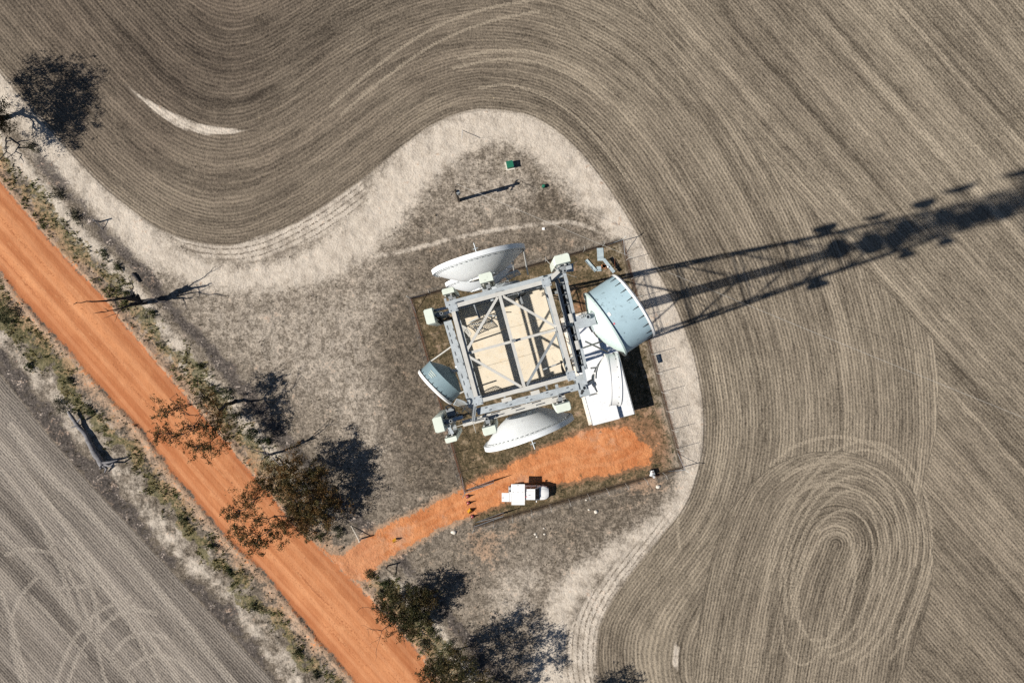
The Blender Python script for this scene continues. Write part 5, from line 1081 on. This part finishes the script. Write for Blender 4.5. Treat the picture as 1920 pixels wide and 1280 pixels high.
for y_ in (-0.35, 0.35): m = MB(); m.tube((X_(988), yc + y_, gz + 1.74), (X_(1001), yc + y_, gz + 1.74), 0.014, n=6); m.build('roof_rail', M['galv'], ut)
ubox('bumper', 1026.5, 1030.2, 919, 934, 0.42, 0.60, M['galv_dark'])
for px, py, lb in ((877, 930, 'red traffic cone nearest the upper gate post'), (878.5, 942, 'middle red traffic cone across the driveway'), (886, 967.5, 'red traffic cone nearest the lower gate leaf')):
    b = G(px, py); t = thing('traffic_cone', lb, 'traffic cone', b, 'red cones across the driveway'); 
    m = MB(); m.cbox(b + Vector((0, 0, .025)), .42, .42, .05, .4); m.build('base', M['black'], t)
    m = MB(); m.lathe(b, (0, 0, 1), [(.17, .05), (.10, .36), (.09, .36), (.04, .75), (.001, .76)], 16); m.build('cone', M['redplastic'], t, 30)
    m = MB(); m.lathe(b, (0, 0, 1), [(.112, .32), (.082, .47)], 16); m.build('reflective_band', M['white'], t, 30)
for px, py, lb, a in ((881, 957, 'yellow folding warning sign among the red traffic cones', 0.9), (741, 1012, 'orange yellow folding sign alone on the lower driveway', 0.5)):
    b = G(px, py); t = thing('warning_sign', lb, 'sign', b, 'folding signs on the driveway'); d = Vector((math.cos(a), math.sin(a), 0)); e = Vector((-d.y, d.x, 0))
    for s in (1, -1):
        m = MB(); p0 = b + e * s * .20; p1_ = b + Vector((0, 0, .55)) + e * s * .02; m.hexa([p0 - d * .24, p0 + d * .24, p0 + d * .24 + e * s * .02, p0 - d * .24 + e * s * .02, p1_ - d * .22, p1_ + d * .22, p1_ + d * .22 + e * s * .02, p1_ - d * .22 + e * s * .02]); m.build('board', M['yellow'], t)
    m = MB(); m.tube(b + Vector((0, 0, .57)) - d * .15, b + Vector((0, 0, .57)) + d * .15, .02); m.build('handle', M['black'], t)

# ------------------------------------------------------------------ small things round the site
t = thing('green_cabinet', 'green metal service cabinet on bare ground above the mast', 'cabinet', G(956, 311)); b = G(956, 311); a = math.radians(12)
m = MB(); m.cbox(b + Vector((0, 0, .36)), .72, .72, .82, a); m.build('body', M['green'], t)
m = MB(); m.cbox(b + Vector((0, 0, .80)), .80, .80, .06, a); m.build('lid', M['green'], t)
m = MB(); m.cbox(b + Vector((0, 0, .02)), 1.0, 1.0, .08, a); m.build('plinth', M['rock'], t)
t = thing('green_bollard', 'small round dark green cable pit marker right of the cabinet', 'bollard', G(1019, 350)); b = G(1019, 350)
m = MB(); m.lathe(b, (0, 0, 1), [(.20, -.1), (.20, .42), (.16, .50), (.001, .53)], 18); m.build('body', M['green'], t, 30)
m = MB(); m.lathe(b, (0, 0, 1), [(.215, .34), (.215, .42)], 18); m.build('collar', M['black'], t, 30)
# power pole and overhead wire
b = G(859.5, 376); t = thing('power_pole', 'dark timber power pole with crossarm casting a long shadow', 'pole', b)
m = MB(); m.tube(b - Vector((0, 0, .4)), b + Vector((0.05, 0.05, 6.6)), .21, .15, 12); m.build('pole', M['wood'], t, 40)
m = MB(); m.beam(b + Vector((-.35, -.62, 6.1)), b + Vector((.35, .62, 6.1)), .11, .12); ca = m.build('crossarm', M['wood'], t)
for s in (-.9, -.4, .4, .9):
    m = MB(); m.lathe(b + Vector((.35 * s, .62 * s, 6.16)), (0, 0, 1), [(.04, 0), (.06, .06), (.035, .10), (.055, .15), (.001, .17)], 10); m.build('insulator', M['black'], ca, 40)
m = MB(); m.tube(b + Vector((.32, 0, 4.0)), b + Vector((.32, 0, 5.0)), .22, .22, 14); m.build('transformer', M['galv_dark'], t, 40)
m = MB(); p0, p1_ = b + Vector((.31, .55, 6.3)), W(2400, 975, 6.3); pts_ = []
for i in range(41):
    f = i / 40; q = p0.lerp(p1_, f); q.z = 6.3 - 1.4 * 4 * f * (1 - f); pts_.append(q)
m.path(pts_, [0.013] * 41, 4); tag(m.build('overhead_wire', M['galv_warm'], None), 'thin pale overhead wire crossing right of the power pole', 'wire')
b = G(867, 242); t = thing('guy_stake', 'thin white guy stake with wire on the pale sand', 'stake', b)
m = MB(); m.tube(b - Vector((0, 0, .2)), W(866, 259, 1.9), .03, n=8); m.build('guard_tube', M['white'], t)
m = MB(); m.tube(W(866, 259, 1.9), b + Vector((-.05, -1.9, 3.2)), .008, n=4); m.build('guy_wire', M['galv'], t)
for px, py, w, h, z, ang, lb in ((1125.5, 477, .76, 1.5, .06, 0.05, 'wide pale zinc sheet lying in the upper compound corner'), (1108, 498, .34, 1.75, .05, 0.72, 'long narrow zinc tray lying left of the wide sheet'), (1123, 504, .52, .58, .05, 0.1, 'small square zinc sheet beside the narrow tray')):
    b = W(px, py); t = thing('scrap_sheet', lb, 'scrap metal', b, 'scrap metal in the compound corner'); m = MB(); n = 6; ca_, sa_ = math.cos(ang), math.sin(ang); ex = Vector((ca_, sa_, 0)); ey = Vector((-sa_, ca_, 0)); vs = []; fs = []
    for i in range(n + 1):
        f = i / n - .5; bz = z + .04 * math.sin(i * 2.1) + (.03 if i % 2 else 0)
        for s in (-.5, .5): vs += [b + ex * w * s + ey * h * f + Vector((0, 0, bz)), b + ex * w * s + ey * h * f + Vector((0, 0, bz + .012))]
    for i in range(n): k = 4 * i; fs += [(k + 1, k + 3, k + 7, k + 5), (k, k + 4, k + 6, k + 2), (k, k + 1, k + 5, k + 4), (k + 2, k + 6, k + 7, k + 3)]
    fs += [(0, 2, 3, 1), (4 * n, 4 * n + 1, 4 * n + 3, 4 * n + 2)]
    m.add(vs, fs); m.build('sheet', M['zinc'], t)
    if h > 1.6:
        for s in (-.5, .5): m = MB(); m.beam(b + ex * w * s - ey * h * .5 + Vector((0, 0, .10)), b + ex * w * s + ey * h * .5 + Vector((0, 0, .10)), .02, .14); m.build('lip', M['zinc'], t)
t = thing('steel_trestle', 'raised narrow zinc table with rusty legs beside the wide sheet', 'table', W(1141, 499)); c = W(1141.5, 498, .85); ex = Vector((.60, .80, 0)); ex = Vector((0.62, -0.785, 0)); ey = Vector((.785, .62, 0))
m = MB(); m.box(c, ex * .98, ey * .19, (0, 0, .03)); m.build('top', M['zinc'], t)
for s in (-.8, .8):
    for q in (-.15, .15): m = MB(); p = c + ex * s + ey * q; m.tube((p.x, p.y, -.1), (p.x, p.y, .82), .03, n=6); m.build('leg', M['rust'], t)
for p, q in ((W(1133, 505, .05), W(1154, 498, .4)), (W(1152, 485, .05), W(1153, 500, .6))): m = MB(); m.beam(p, q, .05, .05); m.build('rail', M['rust'], t)
t = thing('rubble_heap', 'small heap of orange clay rubble beside the zinc table', 'rubble', W(1134, 500))
for k in range(14):
    p = W(1132 + random.uniform(-4, 5), 500 + random.uniform(-3, 4), .06); m = MB(); m.cbox(p, .26, .16, .14, random.uniform(0, 3)); m.build('lump', M['brick'], t)
m = MB(); m.lathe(W(1140, 500.5, .88), (0, 0, 1), [(.001, 0), (.09, .02), (.11, .09), (.06, .16), (.001, .17)], 12); o = m.build('white_pot', M['white'], None, 40); tag(o, 'small white pot standing on the zinc table', 'pot')
K_ = 0.72
b = W(1221, 885); t = thing('generator_cart', 'small white and dark generator cart against the lower fence', 'cart', b)
m = MB(); m.cbox(b + K_*Vector((.05, .05, .62)), .46, .56, .40, .35); m.build('engine_block', M['galv_dark'], t)
m = MB(); m.lathe(b + K_*Vector((-.30, -.45, .45)), (0.3, 0.95, 0), [(.36, 0), (.38, .02), (.38, .62), (.36, .64)], 12, 0.0, 1.9); m.build('hood', M['white'], t, 40)
m = MB(); m.lathe(b + K_*Vector((.30, -.62, .60)), (0, 0, 1), [(.001, 0), (.14, .02), (.16, .10), (.14, .2), (.001, .23)], 16); m.build('fuel_tank', M['white'], t, 40)
for s in (-.45, .45): m = MB(); c = b + K_*Vector((.05, s, .28)); m.lathe(c - K_*Vector((0, .07, 0)), (0, 1, 0), [(.001, 0), (.2, 0), (.2, .1), (.001, .1)], 16); m.build('wheel', M['black'], t)
for k in range(3): m = MB(); m.tube(b + K_*Vector((-.1 + .12 * k, .1, .88)), b + K_*Vector((-.1 + .14 * k, .2, 1.05)), .035, n=8); m.build('exhaust', M['rust'], t)
o = MB(); o.cbox(W(1236, 672, .03), .55, 1.0, .05, math.radians(15)); o.cbox(W(1236, 672, .06), .45, .88, .02, math.radians(15)); o = o.build('pit_lid', M['glass'], None); tag(o, 'flat black pit lid on the track right of the shed', 'lid')
o = MB(); o.cbox(W(1019, 429, .06), .30, .28, .12, .1); o.cbox(W(1019, 429, .13), .22, .20, .03, .1); o = o.build('marker_box', M['white'], None); tag(o, 'tiny white box beside the pale footpath above the compound', 'box')
for px, py, r, lb in ((1233.5, 912, .34, 'pale rock on the sand below the generator cart'), (1117.5, 959, .30, 'pale rock below the driveway fence, right of the other rocks'), (1104, 955, .16, 'small pale stone left of the rock below the fence'), (1003.5, 1001, .20, 'left stone of the small white cluster under the fence'), (1006.5, 1006, .15, 'lowest stone of the small white cluster under the fence'),
        (1020, 990, .14, 'upper stone right of the small white cluster'), (1021, 1001, .16, 'lower stone right of the small white cluster'), (851, 997, .40, 'largest pale rock at the lower driveway edge'), (751, 1124, .28, 'white stone beside the low dense tree'), (1099, 937, .15, 'small pale stone on the fence line below the ute bonnet')):
    r *= 0.75; b = G(px, py); m = MB(); n = 9; rn = [[random.uniform(.78, 1.15) for _ in range(n)] for _ in range(4)]; vs = []; fs = []
    for i, (rr, z) in enumerate(((.9, -.15), (1.0, .25), (.75, .6), (.35, .8))):
        for k in range(n): a = 2 * math.pi * k / n; q = r * rr * rn[i][k]; vs.append(b + Vector((math.cos(a) * q * 1.2, math.sin(a) * q * .9, z * r)))
    for i in range(3):
        for k in range(n): fs.append((i * n + k, i * n + (k + 1) % n, (i + 1) * n + (k + 1) % n, (i + 1) * n + k))
    fs.append(tuple(range(3 * n, 4 * n))); m.add(vs, fs); tag(m.build('rock', M['rock'], None, 40), lb, 'rock', 'pale rocks below the compound')
for px, py, h, stay, lb, mat in ((677.5, 1009, 1.3, (658, 985), 'pale strainer post with stay on the upper side of the driveway mouth', 'rock'), (727, 1060, 1.4, (742, 1080), 'dark strainer post on the lower side of the driveway mouth', 'wood'), (860, 1216, 1.3, None, 'lone thin post standing above the bottom edge tree', 'deadwood'), (187, 416, 1.3, (193, 430), 'thin grey post standing beside the upper sandy track', 'deadwood')):
    b = G(px, py); t = thing('fence_post', lb, 'post', b, 'old farm fence posts'); m = MB(); m.tube(b - Vector((0, 0, .3)), b + Vector((0, 0, h)), .10, .085, 9); m.build('post', M[mat], t, 40)
    m = MB(); m.lathe(b + Vector((0, 0, h - .22)), (0, 0, 1), [(.105, 0), (.105, .03)], 9); m.build('wire_tie', M['galv_dark'], t)
    if stay: m = MB(); m.tube(b + Vector((0, 0, h * .8)), G(*stay), .05, .04, 7); m.build('stay', M[mat], t, 40)
